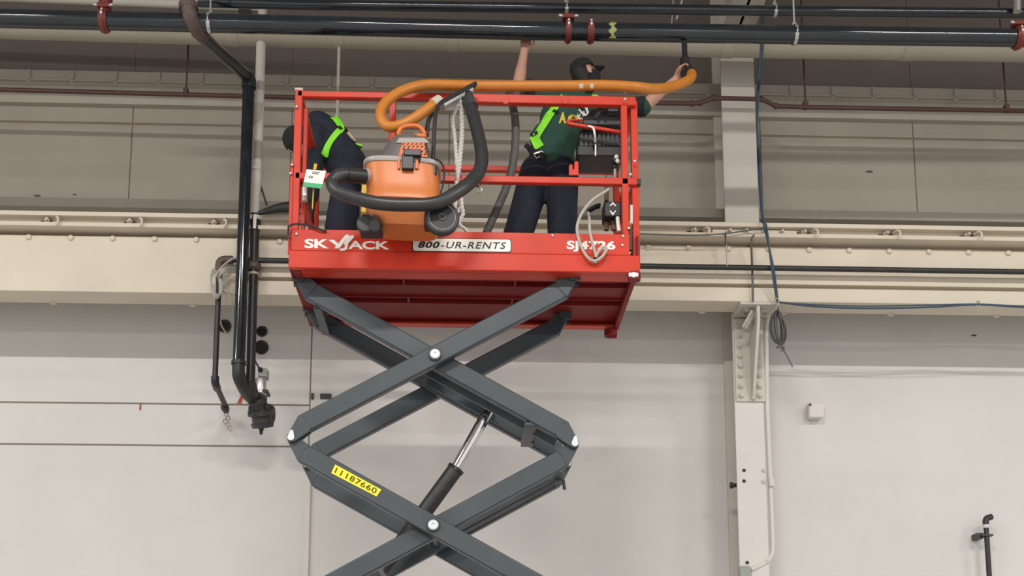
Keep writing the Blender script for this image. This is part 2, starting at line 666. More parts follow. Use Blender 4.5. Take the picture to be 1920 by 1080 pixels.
for x in (-50, 105, 262, 420, 1172, 1324, 1527, 1681, 1833, 1990):
    h_ = inst('hook_bolt', hook, (xp(x, 435, 9.87), 9.87, zc + 0.012), cr)
    h_.scale = (0.8, 0.8, 0.8)
    inst('slot', hole, (xp(x - 11, 435, 9.93), 9.93, zc + 0.022), cr)
nut = B().lathe(Vector((0, 0, 0)), Vector((0.25, -1, 0)), [(0.024, 0), (0.024, 0.015), (0.013, 0.016), (0.013, 0.045), (0, 0.046)], 6).mesh('rail_nut', mt=M['bolt'])
for x in (-68, 88, 243, 401, 1299, 1365, 1396, 1430, 1463, 1504, 1658, 1810, 1965):
    q = inst('rail_nut', nut, (xp(x, 433, 9.93), 9.915, (zb + zc) / 2 + 0.004), cr)
    inst('slot', hole, (xp(x - 8, 435, 9.93), 9.93, (zb + zc) / 2 - 0.012), cr)
B().box((xp(1336, 432, 9.9), 9.905, zc + 0.012), (xp(1494, 432, 9.9), 9.93, zb - 0.006)).build('splice_plate', M['beam'], cr, bevel=0.003)
tab = B().box((-0.03, -0.02, -0.010), (0.03, 0.0, 0.0)).box((-0.015, -0.02, -0.02), (0.015, -0.004, -0.010)).mesh('flange_tab', mt=M['beam'])
for x in (99, 361, 1316, 1469, 1670, 1868):
    inst('flange_tab', tab, (xp(x, 588, 10.26), 10.27, zh), cr)

# ------------------------------------------------------------------ building column with rafter and bracket
YC = 10.35
col = root('steel_column', (xp(1412, 1000, YC), YC, 0), 'tall pale steel column behind the crane beam, bolted bracket on it', 'column')
cx = xp(1388, 300, YC)
cl_ = xp(1409, 900, YC)
zs = zp(470, YC, 1400)
zr = zp(66, YC, 1385)
B().box((cx - 0.155, YC, zs), (cx + 0.155, YC + 0.02, zr + 0.3)).build('upper_flange', M['column'], col, bevel=0.003)
B().box((cx - 0.015, YC + 0.021, 0), (cx + 0.015, 10.71, ZT)).build('web', M['column'], col)
B().box((cl_ - 0.13, 10.71, 0), (cl_ + 0.13, 10.745, zs)).build('lower_rear_flange', M['column'], col)
B().box((cx - 0.155, 10.71, zs), (cx + 0.155, 10.745, ZT)).build('rear_flange', M['column'], col)
B().box((cl_ - 0.128, YC - 0.005, 0), (cl_ + 0.128, YC + 0.02, zs)).build('lower_flange', M['column_white'], col, bevel=0.003)
B().box((cx - 0.145, -24, zr), (cx + 0.145, YC + 0.02, zr + 0.02)).box((cx - 0.012, -24, zr), (cx + 0.012, YC + 0.4, ZT)).build('rafter', M['column'], col)
hole2 = B().cyl(Vector((0, 0, 0)), Vector((0, -0.012, 0)), 0.017, n=10).mesh('column_bolt', mt=M['bolt'])
hole3 = B().cyl(Vector((0, 0, 0)), Vector((0, -0.003, 0)), 0.016, n=10).mesh('column_hole', mt=M['hole'])
for x, y in ((1395, 882), (1432, 882), (1395, 902), (1432, 903), (1401, 1055), (1438, 1054)):
    inst('column_bolt', hole2 if x > 1415 else hole3, P(x, y, YC - 0.005), col)
# bracket under the beam
bp = B().box((xp(1379, 690, 10.32), 10.325, zp(752, 10.32, 1400)), (xp(1434, 690, 10.32), 10.35, zp(597, 10.32, 1400)))
bp.build('bracket_plate', M['column'], col, bevel=0.003)
xg = xp(1412, 640, 10.25)
zt_, zb_ = zh - 0.02, zp(750, 10.32, 1405)
q = B()
q.add([(xg - 0.014, 10.02, zt_), (xg - 0.014, 10.33, zt_), (xg - 0.014, 10.33, zb_), (xg - 0.014, 10.29, zb_), (xg - 0.014, 10.02, zt_ - 0.13),
       (xg + 0.014, 10.02, zt_), (xg + 0.014, 10.33, zt_), (xg + 0.014, 10.33, zb_), (xg + 0.014, 10.29, zb_), (xg + 0.014, 10.02, zt_ - 0.13)],
      [(0, 1, 2, 3, 4), (9, 8, 7, 6, 5), (0, 5, 6, 1), (1, 6, 7, 2), (2, 7, 8, 3), (3, 8, 9, 4), (4, 9, 5, 0)])
q.build('gusset', M['column'], col, bevel=0.003)
B().box((xp(1379, 590, 10.2), 10.0, zh - 0.025), (xp(1446, 590, 10.2), 10.345, zh)).build('seat_plate', M['column'], col, bevel=0.003)
B().bar(Vector((xg - 0.085, 10.16, zt_ - 0.17)), Vector((xg - 0.012, 10.10, zt_ - 0.04)), 0.12, 0.016).build('corner_plate', M['column'], col)
hx = B().lathe(Vector((0, 0, 0)), Vector((0, -1, 0)), [(0.030, 0), (0.030, 0.006), (0.022, 0.007), (0.021, 0.020), (0.012, 0.021), (0.012, 0.03), (0, 0.031)], 8).mesh('bracket_bolt', mt=M['bolt'])
for y in (611, 630, 649, 668, 686, 704, 724, 742):
    inst('bracket_bolt', hx, P(1385 + (y - 611) * 0.035, y, 10.325), col)
    if y > 640:
        inst('bracket_bolt', hx, P(1421 + (y - 649) * 0.035, y, 10.325), col)
hb = B().lathe(Vector((0, 0, 0)), Vector((0, -0.5, -1)), [(0.028, 0), (0.028, 0.012), (0.014, 0.013), (0.014, 0.03), (0, 0.031)], 8).mesh('seat_bolt', mt=M['bolt'])
for x, Y in ((1400, 10.1), (1394, 10.22), (1432, 10.1), (1436, 10.22)):
    inst('seat_bolt', hb, (xp(x, 585, Y), Y, zh - 0.025), col)
for k in range(4):
    inst('seat_bolt', hb, (xg - 0.025 - 0.022 * k, 10.12, zt_ - 0.055 - 0.034 * k), col)

# ------------------------------------------------------------------ things on the lower wall
cd = B()
cd.tube(fillet([P(1446, 575, 10.28), P(1436, 604, 10.36), P(1438, 760, 10.36), P(1448, 1000, 10.36), P(1449, 1050, 10.36), P(1408, 1068, 10.34)], 0.14), 0.021, 10)
cond = cd.build('conduit', M['column_white'], label='thin white conduit running down beside the pale steel column', cat='conduit')
cp = B().tube([P(1445, 895, 10.335), P(1446.5, 912, 10.335)], 0.026, 10)
cp.build('conduit_strap', M['column_white'], cond)
jb = B().box((xp(1385, 1070, 10.30), 10.27, zp(1100, 10.3, 1400)), (xp(1408, 1070, 10.30), 10.345, zp(1062, 10.3, 1400)))
jb.build('junction_box', M['box_grey'], bevel=0.018, label='grey rounded junction box at the foot of white conduit', cat='junction box')
kn = B().cyl(P(1374, 910, 10.4), P(1381, 910, 10.4), 0.018, n=10).cyl(P(1369, 910, 10.4), P(1374, 910, 10.4), 0.028, n=10)
kn.build('cable_gland', M['hole'], label='small black gland on the side of the white column', cat='gland')
# pull box
pb = root('pull_box', P(1530, 783, YW), 'small white square box alone on the bare wall', 'box')
a, b = P(1517, 783, YW - 0.09), P(1545, 755, YW - 0.09)
poly = [(a.x, a.z), (b.x - 0.02, a.z), (b.x, a.z + 0.035), (b.x, b.z), (a.x + 0.012, b.z), (a.x, b.z - 0.02)]
B().prism(poly, YW - 0.09, YW).build('box_body', M['column_white'], pb, bevel=0.004)
B().prism([(x * 0.9 + 0.05 * (a.x + b.x), z * 0.9 + 0.05 * (a.z + b.z)) for x, z in poly], YW - 0.096, YW - 0.09).build('cover', M['column_white'], pb)
B().cyl(P(1519, 759, YW - 0.1), P(1519, 759, YW - 0.085), 0.014, n=8).build('screw', M['rust'], pb)
B().cyl(P(1514, 760, YW - 0.03), P(1519, 760, YW - 0.03), 0.016, n=8).build('nipple', M['column_white'], pb)
# stub pipe bottom right
sp_ = root('stub_pipe', (xp(1858, 1070, 10.6), 10.6, 0), 'black pipe standing against the wall with an open elbow on top', 'pipe')
pa = P(1849, 990, 10.6)
pl = Vector((pa.x, 10.6, 0.0))
B().cyl(pl, pa, 0.023, n=12).build('riser', M['iron'], sp_)
B().cyl(pa, pa + Vector((0, 0, 0.035)), 0.027, n=12).build('coupling', M['column_white'], sp_)
B().tube(fillet([pa + Vector((0, 0, 0.03)), pa + Vector((0.0, 0, 0.085)), pa + Vector((0.06, 0.01, 0.105))], 0.05), 0.028, 12).build('elbow', M['iron'], sp_)
B().box((pa.x - 0.075, 10.62, pa.z - 0.09), (pa.x - 0.02, 10.748, pa.z - 0.04)).box((pa.x - 0.05, 10.57, pa.z - 0.075), (pa.x + 0.05, 10.63, pa.z - 0.06)).build('wall_clip', M['valve'], sp_)
# black plugged holes
for x, y, r, lb in ((421, 612, 0.052, 'round black capped hole in the wall, beside the thin black drop pipe'),
                    (491, 622, 0.042, 'smaller round black capped hole, upper of the two near the riser'),
                    (490, 652, 0.057, 'larger round black capped hole, lower of the two near the riser')):
    c = P(x, y, YW)
    hp = root('wall_sleeve', c, lb, 'pipe sleeve', 'black capped holes in the wall')
    hp.location = c
    ring = B()
    n = 24
    ring.tube([c + Vector((cos(2 * pi * k / n) * r, -0.008, sin(2 * pi * k / n) * r)) for k in range(n)], 0.010, 6, closed=True)
    ring.build('rim', M['iron'], hp)
    B().cyl(c + Vector((0, 0.001, 0)), c + Vector((0, -0.006, 0)), r, n=24).build('plug', M['hole'], hp)
for x, y, r in ((1630, 322, 0.022), (70, 367, 0.02), (1826, 629, 0.016), (140, 365, 0.012)):
    c = P(x, y, YW)
    B().prism([(c.x + r * 1.6 * cos(2 * pi * k / 7) * (1 + 0.3 * sin(k * 2.3)), c.z + r * 0.6 * sin(2 * pi * k / 7)) for k in range(7)], YW - 0.002, YW + 0.001).build('paint_chip', M['brown_iron'], wall)
# trim strip on the vertical joint, small bracket
tr = B().box((xp(574, 950, YW), YW - 0.03, 0), (xp(582, 950, YW), YW, zp(843, YW, 578)))
tr.build('trim_2', M['column_white'], kind='structure', bevel=0.003)
ck = root('wall_catch', P(606, 742, YW), 'small dark latch on the wall just past the panel joint', 'latch')
B().pbox(600, 747, 621, 738, YW - 0.02, YW + 0.0).build('catch_plate', M['iron'], ck)
B().pbox(583, 748, 588, 737, YW - 0.02, YW + 0.0).build('keeper', M['iron'], ck)
st = B().pbox(261, 769, 265, 756, YW - 0.004, YW + 0.001)
st.build('rusty_clip', M['rusty_orange'], label='small rusty clip hanging from the rusty wall panel joint', cat='clip')

# ================================================================== PIPES OVERHEAD
YM = 8.6
mp_pts = PP((-900, 14, YM), (-100, 32, YM), (0, 34.5, YM), (560, 47, YM), (960, 57, YM), (1320, 63, YM), (1920, 71, YM), (2800, 84, YM))
RM = 0.0695
mp = root('sprinkler_main', (0, YM, mp_pts[4].z - RM), 'large glossy black pipe running across the top above the lift platform', 'pipe')
B().tube(mp_pts, RM, 28).build('pipe_run', M['pipe_black'], mp)


def on_line(pts, X):
    for a, b in zip(pts, pts[1:]):
        if a.x <= X <= b.x:
            return a.lerp(b, (X - a.x) / (b.x - a.x))


def coupling(px, wdt, lug=True, tee=False):
    X = xp(px, 55, YM)
    c = on_line(mp_pts, X)
    d = Vector((1, 0, 0))
    q = B().cyl(c - d * wdt / 2, c + d * wdt / 2, RM + 0.016, n=28)
    q.cyl(c - d * wdt * 0.2, c + d * wdt * 0.2, RM + 0.024, n=28)
    cu = q.build('coupling', M['coupling'], mp, bevel=0.004)
    if lug:
        top = c + Vector((0, -0.02, RM + 0.02))
        q = B()
        q.box(top + Vector((-0.048, -0.045, -0.012)), top + Vector((0.048, 0.045, 0.026)))
        q.build('lug', M['coupling'], cu, bevel=0.01)
        q = B()
        for s in (-1, 1):
            q.cyl(top + Vector((s * 0.045, -0.03, 0.006)), top + Vector((s * 0.072, -0.03, 0.012)), 0.014, n=8)
        q.build('lug_bolt', M['zinc'], cu)
    q = B().ball(c + Vector((0.0, -RM - 0.02, 0.015)), 0.012, 0.012, 0.022)
    q.ball(c + Vector((0.0, -RM - 0.012, 0.045)), 0.012)
    q.build('bolt', M['zinc'], cu)
    if tee:
        q = B().cyl(c, c + Vector((0, 0, 0.2)), 0.05, n=16)
        q.build('tee_outlet', M['coupling'], cu)


coupling(195, 0.06, True, True)
coupling(1065, 0.045, True)
coupling(1107, 0.05, False)
coupling(1907, 0.055, True)


def hanger(par, pts, px, py, Y, r):
    X = xp(px, py, Y)
    c = on_line(pts, X)
    q = B()
    n = 20
    ring = [c + Vector((0, cos(2 * pi * k / n) * (r + 0.006), sin(2 * pi * k / n) * (r + 0.006))) for k in range(n)]
    for k in range(n):
        a, b = ring[k], ring[(k + 1) % n]
        q.bar(a, b, 0.026, 0.006)
    o = q.build('hanger_ring', M['zinc'], par)
    B().cyl(c + Vector((0, 0, r)), Vector((c.x, c.y, ZT)), 0.008, n=8).cyl(c + Vector((0, 0, r + 0.005)), c + Vector((0, 0, r + 0.03)), 0.018, n=6).build('hanger_rod', M['zinc'], o)


hanger(mp, mp_pts, 393, 45, YM, RM)
hanger(mp, mp_pts, 1490, 62, YM, RM)
X = xp(1147, 60, YM)
c = on_line(mp_pts, X)
q = B()
n = 14
rr = [[c + Vector((0.02 * s + 0.012 * sin(k * 1.3 + s), -cos(radians(k * 10 - 70)) * (RM + 0.0012), sin(radians(k * 10 - 70)) * (RM + 0.0012))) for s in (-1, 1)] for k in range(n)]
q.add([p for r in rr for p in r], [(2 * k, 2 * k + 1, 2 * k + 3, 2 * k + 2) for k in range(n - 1)])
q.build('paint_mark', M['paint_mark'], mp)

YU = 9.0
up_pts = PP((372, 3.5, YU), (560, 9, YU), (1160, 17, YU), (1480, 21, YU), (1920, 25, YU), (2700, 34, YU))
RU = 0.041
up = root('branch_pipe', (2, YU, up_pts[2].z - RU), 'thinner black pipe above and behind the large glossy black pipe', 'pipe')
B().tube(up_pts, RU, 20).build('pipe_run', M['pipe_black'], up)
hanger(up, up_pts, 1453, 20, YU, RU)
hanger(up, up_pts, 1062, 15, YU, RU)
q = root('hanger_wire', P(1272, 20, 9.4), 'pale bent wire hanger behind the two black pipes', 'wire')
B().tube(smooth_path(PP((1284, -40, 9.4), (1278, 2, 9.4), (1268, 36, 9.4)), 6), 0.011, 8).build('strand', M['zinc'], q)
B().tube(smooth_path(PP((1262, -40, 9.5), (1262, 8, 9.5), (1259, 45, 9.5)), 6), 0.007, 8).build('strand', M['zinc'], q)
B().cyl(P(1907, 22, 8.9), P(1907, -60, 8.9), 0.032, n=14).build('drop_rod', M['zinc'], label='short grey vertical rod above the last red coupling', cat='rod')

# tan pipe
YD = 9.95
dp = PP((-900, 26, YD), (0, 45, YD), (560, 62, YD), (960, 71, YD), (1320, 80, YD), (1920, 90, YD), (2700, 102, YD))
RD = 0.122
du = root('tan_main_pipe', (0, YD, dp[3].z - RD), 'wide tan painted pipe just behind the large black pipe', 'pipe')
B().tube(dp, RD, 28).build('pipe_run', M['duct'], du)
for px in (437, 635, 848, 1362, 1700):
    c = on_line(dp, xp(px, 75, YD))
    B().cyl(c - Vector((0.05, 0, 0)), c + Vector((0.05, 0, 0)), RD + 0.006, n=28).build('joint_band', M['duct'], du, bevel=0.003)

# thin brown sprinkler line
YS = 10.2
sl = PP((-900, 150, YS), (0, 168, YS), (560, 183, YS), (1000, 190, YS), (1298, 194, YS), (1313, 193, YS), (1338, 184, YS), (1428, 186, YS), (1455, 199, YS), (1510, 201, YS), (1920, 208, YS), (2700, 220, YS))
ln = root('sprinkler_line', (0, YS, sl[3].z), 'thin brownish red sprinkler pipe crossing the upper wall', 'pipe')
B().tube(sl, 0.021, 10).build('pipe_run', M['sprinkler'], ln)
for px in (348, 1510, 1886):
    c = on_line(sl, xp(px, 190, YS))
    o = B().cbox(c + Vector((0, 0, 0.02)), 0.045, 0.05, 0.07).build('pipe_clip', M['sprinkler'], ln, bevel=0.006)
    B().cyl(c, Vector((c.x, c.y, ZT)), 0.009, n=8).build('hanger_rod', M['sprinkler'], o)
for a, b in ((4, 5), (6, 7), (8, 9)):
    for c in (sl[a], sl[b]):
        B().ball(c, 0.03, 0.028, 0.028).build('elbow', M['sprinkler'], ln)
c = on_line(dp, xp(633, 196, YD))
B().cyl(Vector((c.x, YD, zp(226, YD, 633))), c, 0.014, n=8).build('hanger_drop', M['girt'], label='thin pale vertical rod above the bending worker', cat='rod')

# ------------------------------------------------------------------ risers and valve on the left
YR = 9.8
rs = root('black_riser', P(460, 760, YR), 'thick black riser pipe with a slanted offset joining the glossy pipe', 'pipe')
B().tube(fillet(PP((350, -40, 8.52), (354, 30, 8.50), (372, 60, 8.62), (380, 66, 8.7)), 0.10), 0.056, 16).build('top_elbow', M['brown_iron'], rs)
B().cyl(P(353, 8, 8.52), P(353.5, 18, 8.52), 0.072, n=16).build('union', M['brown_iron'], rs)
B().tube(fillet(PP((370, 60, 8.62), (466, 146, YR), (466, 172, YR), (447.5, 684, YR)), 0.10), 0.050, 18).build('pipe_run', M['pipe_black'], rs)
B().tube(fillet(PP((461, 140, 9.72), (467, 147, YR), (466.5, 166, YR)), 0.08), 0.060, 16).build('elbow', M['iron'], rs)
B().cyl(P(447.6, 677, YR), P(447.4, 684, YR), 0.060, n=18).build('flange', M['iron'], rs)
B().tube(fillet(PP((447.4, 684, YR), (447, 706, YR), (462, 733, 10.0), (481, 752, 10.3)), 0.09), 0.051, 18, rf=lambda i, m: 1.0 + 0.3 * i / m).build('lower_elbow', M['iron'], rs)

wr = root('white_riser', P(470, 720, YR + .1), 'slim vertical pipe, chipped white above and black below, beside thick riser', 'pipe')
B().tube(fillet(PP((-260, -16, 9.95), (493, 14, 9.95), (490, 60, 9.95), (485, 245, 9.9), (478.5, 404, 9.9)), 0.05), 0.041, 14).build('white_run', M['column'], wr)
B().pbox(447, 28, 470, 17, 9.88, 10.1).build('support_plate', M['iron'], wr)
B().tube(PP((484, 196, 9.9), (483.4, 233, 9.9)), 0.043, 14).build('tan_band', M['duct'], wr)  # short tan band, darker than the pale run
B().tube(PP((480.6, 316, 9.9), (480.4, 321, 9.9)), 0.05, 14).build('collar', M['column'], wr)
B().tube(PP((478.5, 404, 9.9), (469.5, 716, 9.9)), 0.038, 14).build('black_run', M['iron'], wr)
B().lathe(P(475.4, 507, 9.9), P(475, 488, 9.9) - P(475.4, 507, 9.9), [(0.045, 0), (0.066, 0.015), (0.066, 0.045), (0.045, 0.075), (0.03, 0.08)], 16).build('union', M['brown_iron'], wr)
B().tube(PP((475.4, 512, 9.9), (475.3, 516, 9.9)), 0.045, 14).build('ring', M['girt'], wr)
B().tube(PP((478.5, 402, 9.9), (477.8, 432, 9.9)), 0.044, 14).build('fitting', M['iron'], wr)
B().pbox(474, 428, 481, 402, 9.85, 9.855).build('label_strip', M['white'], wr)
B().tube(PP((469.6, 710, 9.9), (469.4, 716, 9.9), (478, 745, 10.2)), 0.043, 14).build('bottom_fitting', M['iron'], wr)

va = root('alarm_valve', P(490, 800, 10.4), 'grey flanged valve on the wall at the foot of the black risers', 'valve')
B().lathe(P(481, 745, 10.2), P(490, 776, 10.3) - P(481, 745, 10.2), [(0.07, 0), (0.085, 0.03), (0.075, 0.06), (0.08, 0.14)], 20).build('valve_neck', M['valve'], va)
B().lathe(P(489, 768, 10.3), Vector((0.1, 0.35, -1)), [(0.05, 0), (0.115, 0.01), (0.115, 0.05), (0.085, 0.06), (0.085, 0.11), (0.10, 0.12), (0.09, 0.155), (0.02, 0.16)], 24).build('valve_body', M['valve'], va)
B().lathe(P(505, 778, 10.4), Vector((1, -0.15, -0.1)), [(0.02, -0.05), (0.095, -0.045), (0.095, 0.0), (0.08, 0.03), (0.02, 0.04)], 24).build('side_cover', M['hole'], va)
fb = B()
for x, y in ((471, 768), (492, 771), (480, 778), (502, 762)):
    fb.cyl(P(x, y, 10.2), P(x, y, 10.25), 0.024, n=8)
fb.build('flange_bolt', M['iron'], va)
B().pbox(465, 776, 476, 760, 10.22, 10.3).build('ear', M['iron'], va, bevel=0.01)
B().lathe(P(488.5, 733, 10.3), Vector((0, 0, 1)), [(0.02, -0.03), (0.056, -0.028), (0.056, 0), (0.047, 0.002), (0.047, 0.10), (0.042, 0.11), (0.01, 0.112)], 20).build('bright_housing', M['zinc'], va)
B().pbox(481, 735, 502, 730, 10.25, 10.4).build('housing_base', M['iron'], va)
B().pbox(483, 706, 501, 690, 10.28, 10.4).build('switch_box', M['box_grey'], va, bevel=0.006)
B().tube(smooth_path(PP((472, 660, 9.95), (478, 676, 10.1), (487, 692, 10.28)), 6), 0.008, 8).build('lead', M['iron'], va)
B().ball(P(488, 693, 10.27), 0.022).build('gland', M['hole'], va)
B().lathe(P(490, 800, 10.4), Vector((0, 0, -1)), [(0.04, -0.03), (0.02, 0.03), (0.012, 0.07), (0.002, 0.072)], 12).build('drain_spout', M['valve'], va)
rt = B()
rt.add(PP((444, 757, 10.15), (453, 757, 10.15), (459, 738, 10.12), (458, 726, 10.1), (454, 736, 10.11)), [(0, 1, 2, 3, 4)])
rt.add(PP((444, 757, 10.154), (453, 757, 10.154), (459, 738, 10.124), (458, 726, 10.104), (454, 736, 10.114)), [(4, 3, 2, 1, 0)])
rt.build('tape_ribbon', M['red_tape'], label='faded red tape tail hanging by the alarm valve', cat='tape')

th = root('air_line', P(424, 765, 10.5), 'thin black pipe along the crane beam, dropping to the wall at one end', 'pipe')
zt = zp(505, 9.9, 1600)
xe = xp(412, 487, 9.9)
B().tube(fillet([Vector((XR, 9.9, zt)), Vector((xe, 9.9, zt)), P(403, 712, 9.9), P(405, 722, 9.92), P(423, 762, 10.55)], 0.05), 0.024, 12).build('pipe_run', M['iron'], th)
B().tube(fillet([Vector((xe + 0.11, 9.9, zt)), Vector((xe, 9.9, zt)), P(410.5, 512, 9.9)], 0.05), 0.036, 12).build('elbow', M['brown_iron'], th)
B().tube(fillet(PP((403.5, 706, 9.9), (403, 716, 9.9), (407, 728, 10.05)), 0.04), 0.034, 12).build('elbow', M['iron'], th)
B().lathe(P(421, 762, 10.5), P(425, 772, 10.62) - P(421, 762, 10.5), [(0.02, 0), (0.036, 0.01), (0.036, 0.05), (0.028, 0.1)], 12).build('end_cock', M['iron'], th)
o = B().bar(P(1361, 436, 9.86), P(1363, 500, 9.88), 0.018, 0.006)
o.build('hanger_strap', M['girt'], th)
B().bar(P(1360, 436, 9.85), P(1361, 458, 9.85), 0.026, 0.008).build('strap_hook', M['iron'], th)
tg = B()
for k, (x, y) in enumerate(((424, 776), (427, 784), (422, 790), (428, 797), (430, 803))):
    tg.tube([P(x + 4 * cos(2 * pi * i / 8), y + 4.5 * sin(2 * pi * i / 8), 10.66 + 0.01 * (i % 2)) for i in range(8)], 0.007, 6, closed=True)
tg.build('tag_chain', M['hose_cuff'], th)

# ------------------------------------------------------------------ cables
bc = B()
bc.tube(smooth_path(PP((1428, 30, 9.5), (1427, 85, 9.75), (1419, 205, 9.85), (1424, 300, 9.85), (1430, 400, 9.8), (1437, 425, 9.8), (1447, 500, 9.85), (1457, 566, 9.95)), 6), 0.0095, 8)
bc.tube(smooth_path(PP((1432, 30, 9.52), (1431, 85, 9.77), (1421, 205, 9.83), (1421, 300, 9.86), (1428, 400, 9.83), (1434, 430, 9.81), (1450, 500, 9.87), (1459, 566, 9.97)), 6), 0.0075, 8)
bc.tube(smooth_path(PP((1458, 566, 9.96), (1520, 574, 9.95), (1620, 578, 9.94), (1740, 576, 9.94), (1834, 571, 9.95), (1920, 576, 9.95), (2100, 580, 9.95)), 6), 0.009, 8)
bc.tube(smooth_path(PP((1458, 567, 9.97), (1520, 571, 9.96), (1620, 574, 9.95), (1740, 572, 9.95), (1834, 570, 9.96), (1920, 574, 9.96), (2100, 577, 9.96)), 6), 0.006, 8)
bcr = bc.build('blue_cable', M['cable_blue'], label='slate blue cable pair hanging down the column and along the beam', cat='cable')
for x, y in ((1457, 566), (1834, 571)):
    q = B().tube([P(x + 3 * cos(a), y + 7 * sin(a), 9.94 + 0.012 * cos(a * 2)) for a in [2 * pi * k / 10 for k in range(10)]], 0.006, 6, closed=True)
    q.bar(P(x + 1, y + 5, 9.93), P(x - 2, y + 15, 9.93), 0.01, 0.004)
    q.build('cable_tie', M['girt'], bcr)
sw = B().tube(smooth_path(PP((1180, 438, 9.84), (1300, 441, 9.83), (1360, 438, 9.83), (1395, 433, 9.83), (1432, 428, 9.82)), 6), 0.006, 6)
sw.tube(smooth_path(PP((1414, 440, 9.84), (1409, 452, 9.86), (1410.5, 500, 9.94), (1411, 566, 9.97)), 6), 0.008, 6)
sw.build('black_wire', M['cable_dark'], label='thin black wire strung along the clips of the crane beam', cat='wire')
co = B()
for k in range(13):
    a = 5 + 11 * ((k * 37) % 10) / 10
    b = 26 + 7 * ((k * 53) % 10) / 10
    ox, oy = random.uniform(-3, 3), random.uniform(-3, 4)
    dy = random.uniform(-0.05, 0.06)
    co.tube([P(1461 + ox + a * cos(t) + 0.13 * b * sin(t), 616 + oy + b * sin(t), 10.05 + dy * cos(t)) for t in [2 * pi * i / 22 for i in range(22)]], 0.006, 6, closed=True)
co.tube(smooth_path(PP((1455, 570, 10.0), (1462, 590, 10.02), (1464, 640, 10.03), (1467, 652, 10.04), (1478, 672, 10.05), (1486, 688, 10.05)), 5), 0.006, 6)
co.tube(smooth_path(PP((1462, 645, 10.03), (1456, 653, 10.03), (1464, 650, 10.02), (1471, 652, 10.02), (1466, 658, 10.02), (1462, 648, 10.02)), 4), 0.006, 6)
co.build('wire_coil', M['cable_dark'], label='loose coil of dark grey wire hanging under the beam beside column', cat='wire')
gc = B()
for k in range(3):
    gc.tube([P(404 + k + (8 + k) * cos(t) + 3 * sin(t), 532 + (27 - 3 * k) * sin(t), 9.83 + 0.02 * cos(t)) for t in [2 * pi * i / 22 for i in range(22)]], 0.009, 8, closed=True)
for k in range(4):
    gc.tube(smooth_path(PP((410, 512 + 3 * k, 9.84), (420, 503 + 2.4 * k, 9.8), (445, 502 + 3 * k, 9.9), (470, 506 + 5 * k, 9.93)), 5), 0.008, 8)
gc.tube(smooth_path(PP((468, 480, 9.86), (440, 484, 9.84), (426, 492, 9.84), (412, 505, 9.82), (404, 520, 9.82)), 5), 0.009, 8)
gc.tube(smooth_path(PP((420, 520, 9.84), (428, 545, 9.9), (436, 575, 9.95), (440, 600, 10.2), (438, 640, 10.6)), 5), 0.007, 8)
gc.tube(smooth_path(PP((412, 540, 9.85), (425, 550, 9.93), (445, 551, 9.95), (470, 546, 9.95)), 5), 0.006, 8)
gc.tube(smooth_path(PP((413, 600, 9.92), (416, 612, 10.2), (425, 624, 10.5), (432, 620, 10.6)), 5), 0.008, 8)
gc.build('cable_bundle', M['cable_grey'], label='pale grey cable looped over the thin pipe elbow on the beam', cat='cable')
ta = root('rail_tool', P(515, 400, 9.8), 'dark tapered cable boot lying on top of the crane beam', 'tool')
B().tube(smooth_path(PP((484, 400, 9.8), (500, 396, 9.8), (520, 391, 9.75), (548, 388, 9.7)), 5), 0.05, 12, rf=lambda i, m: 0.35 + 0.7 * i / m).build('boot', M['iron'], ta)
B().cyl(P(486, 340, 9.95), P(500, 384, 9.82), 0.009, n=8).build('stay', M['valve'], ta)

# ================================================================== SCISSOR LIFT
Y0, Y1 = 8.0, 9.16
xL, xR = xp(541, 504, Y0), xp(1200, 508, Y0)
zB0 = zp(508, Y0, 870)
zT0 = zp(434, Y0, 850)
zF0 = zp(474, Y0, 850)
zDK = zB0 + 0.135
lift = root('scissor_lift', ((xL + xR) / 2, 8.58, 0), 'raised orange red scissor lift with slate grey crossed arms', 'lift')

# deck, frame
dk = B().box((xL + 0.02, Y0 + 0.02, zDK - 0.012), (xR - 0.02, Y1 - 0.02, zDK)).build('deck', M['deck'], lift)
B().box((xL + 0.02, Y0 + 0.02, zDK - 0.02), (xR - 0.02, Y1 - 0.02, zDK - 0.0125)).build('deck_underside', M['red_shaded'], lift)
toe = B().box((xL + 0.012, Y0, zF0), (xR - 0.07, Y0 + 0.018, zT0)).build('toe_board', M['red'], lift, bevel=0.004)
q = B().box((xL, Y0 - 0.014, zB0), (xR, Y0 + 0.04, zF0 - 0.004))
q.build('front_channel', M['red'], lift, bevel=0.006)
B().box((xL + 0.02, Y0 + 0.04, zB0), (xR - 0.02, Y0 + 0.16, zB0 + 0.012)).build('front_lip', M['red'], lift)
B().box((xL, Y0 + 0.02, zB0), (xL + 0.03, Y1, zT0)).build('side_board', M['red_shaded'], lift, bevel=0.004)
B().box((xL + 0.03, Y0 + 0.04, zB0 - 0.005), (xL + 0.08, Y1 - 0.03, zB0 + 0.05)).build('side_channel', M['red_shaded'], lift, bevel=0.003)
B().box((xR - 0.05, Y0 + 0.04, zB0 - 0.02), (xR - 0.02, Y1 - 0.03, zB0 + 0.10)).build('side_channel', M['red_shaded'], lift, bevel=0.003)
B().box((xR - 0.018, Y0 + 0.02, zB0 + 0.02), (xR, Y1, zT0)).build('side_board', M['red_shaded'], lift, bevel=0.004)
B().box((xL, Y1 - 0.02, zB0), (xR, Y1, zT0)).build('back_board', M['red'], lift, bevel=0.004)
B().box((xL + 0.03, Y1 - 0.09, zB0), (xR - 0.03, Y1 - 0.02, zB0 + 0.012)).build('back_lip', M['red'], lift)
for Y in (8.225, 8.335, 8.575, 8.69):
    B().box((xL + 0.05, Y - 0.006, zB0 + 0.02), (xR - 0.05, Y + 0.006, zDK - 0.02)).build('deck_rib', M['red_shaded'], lift)
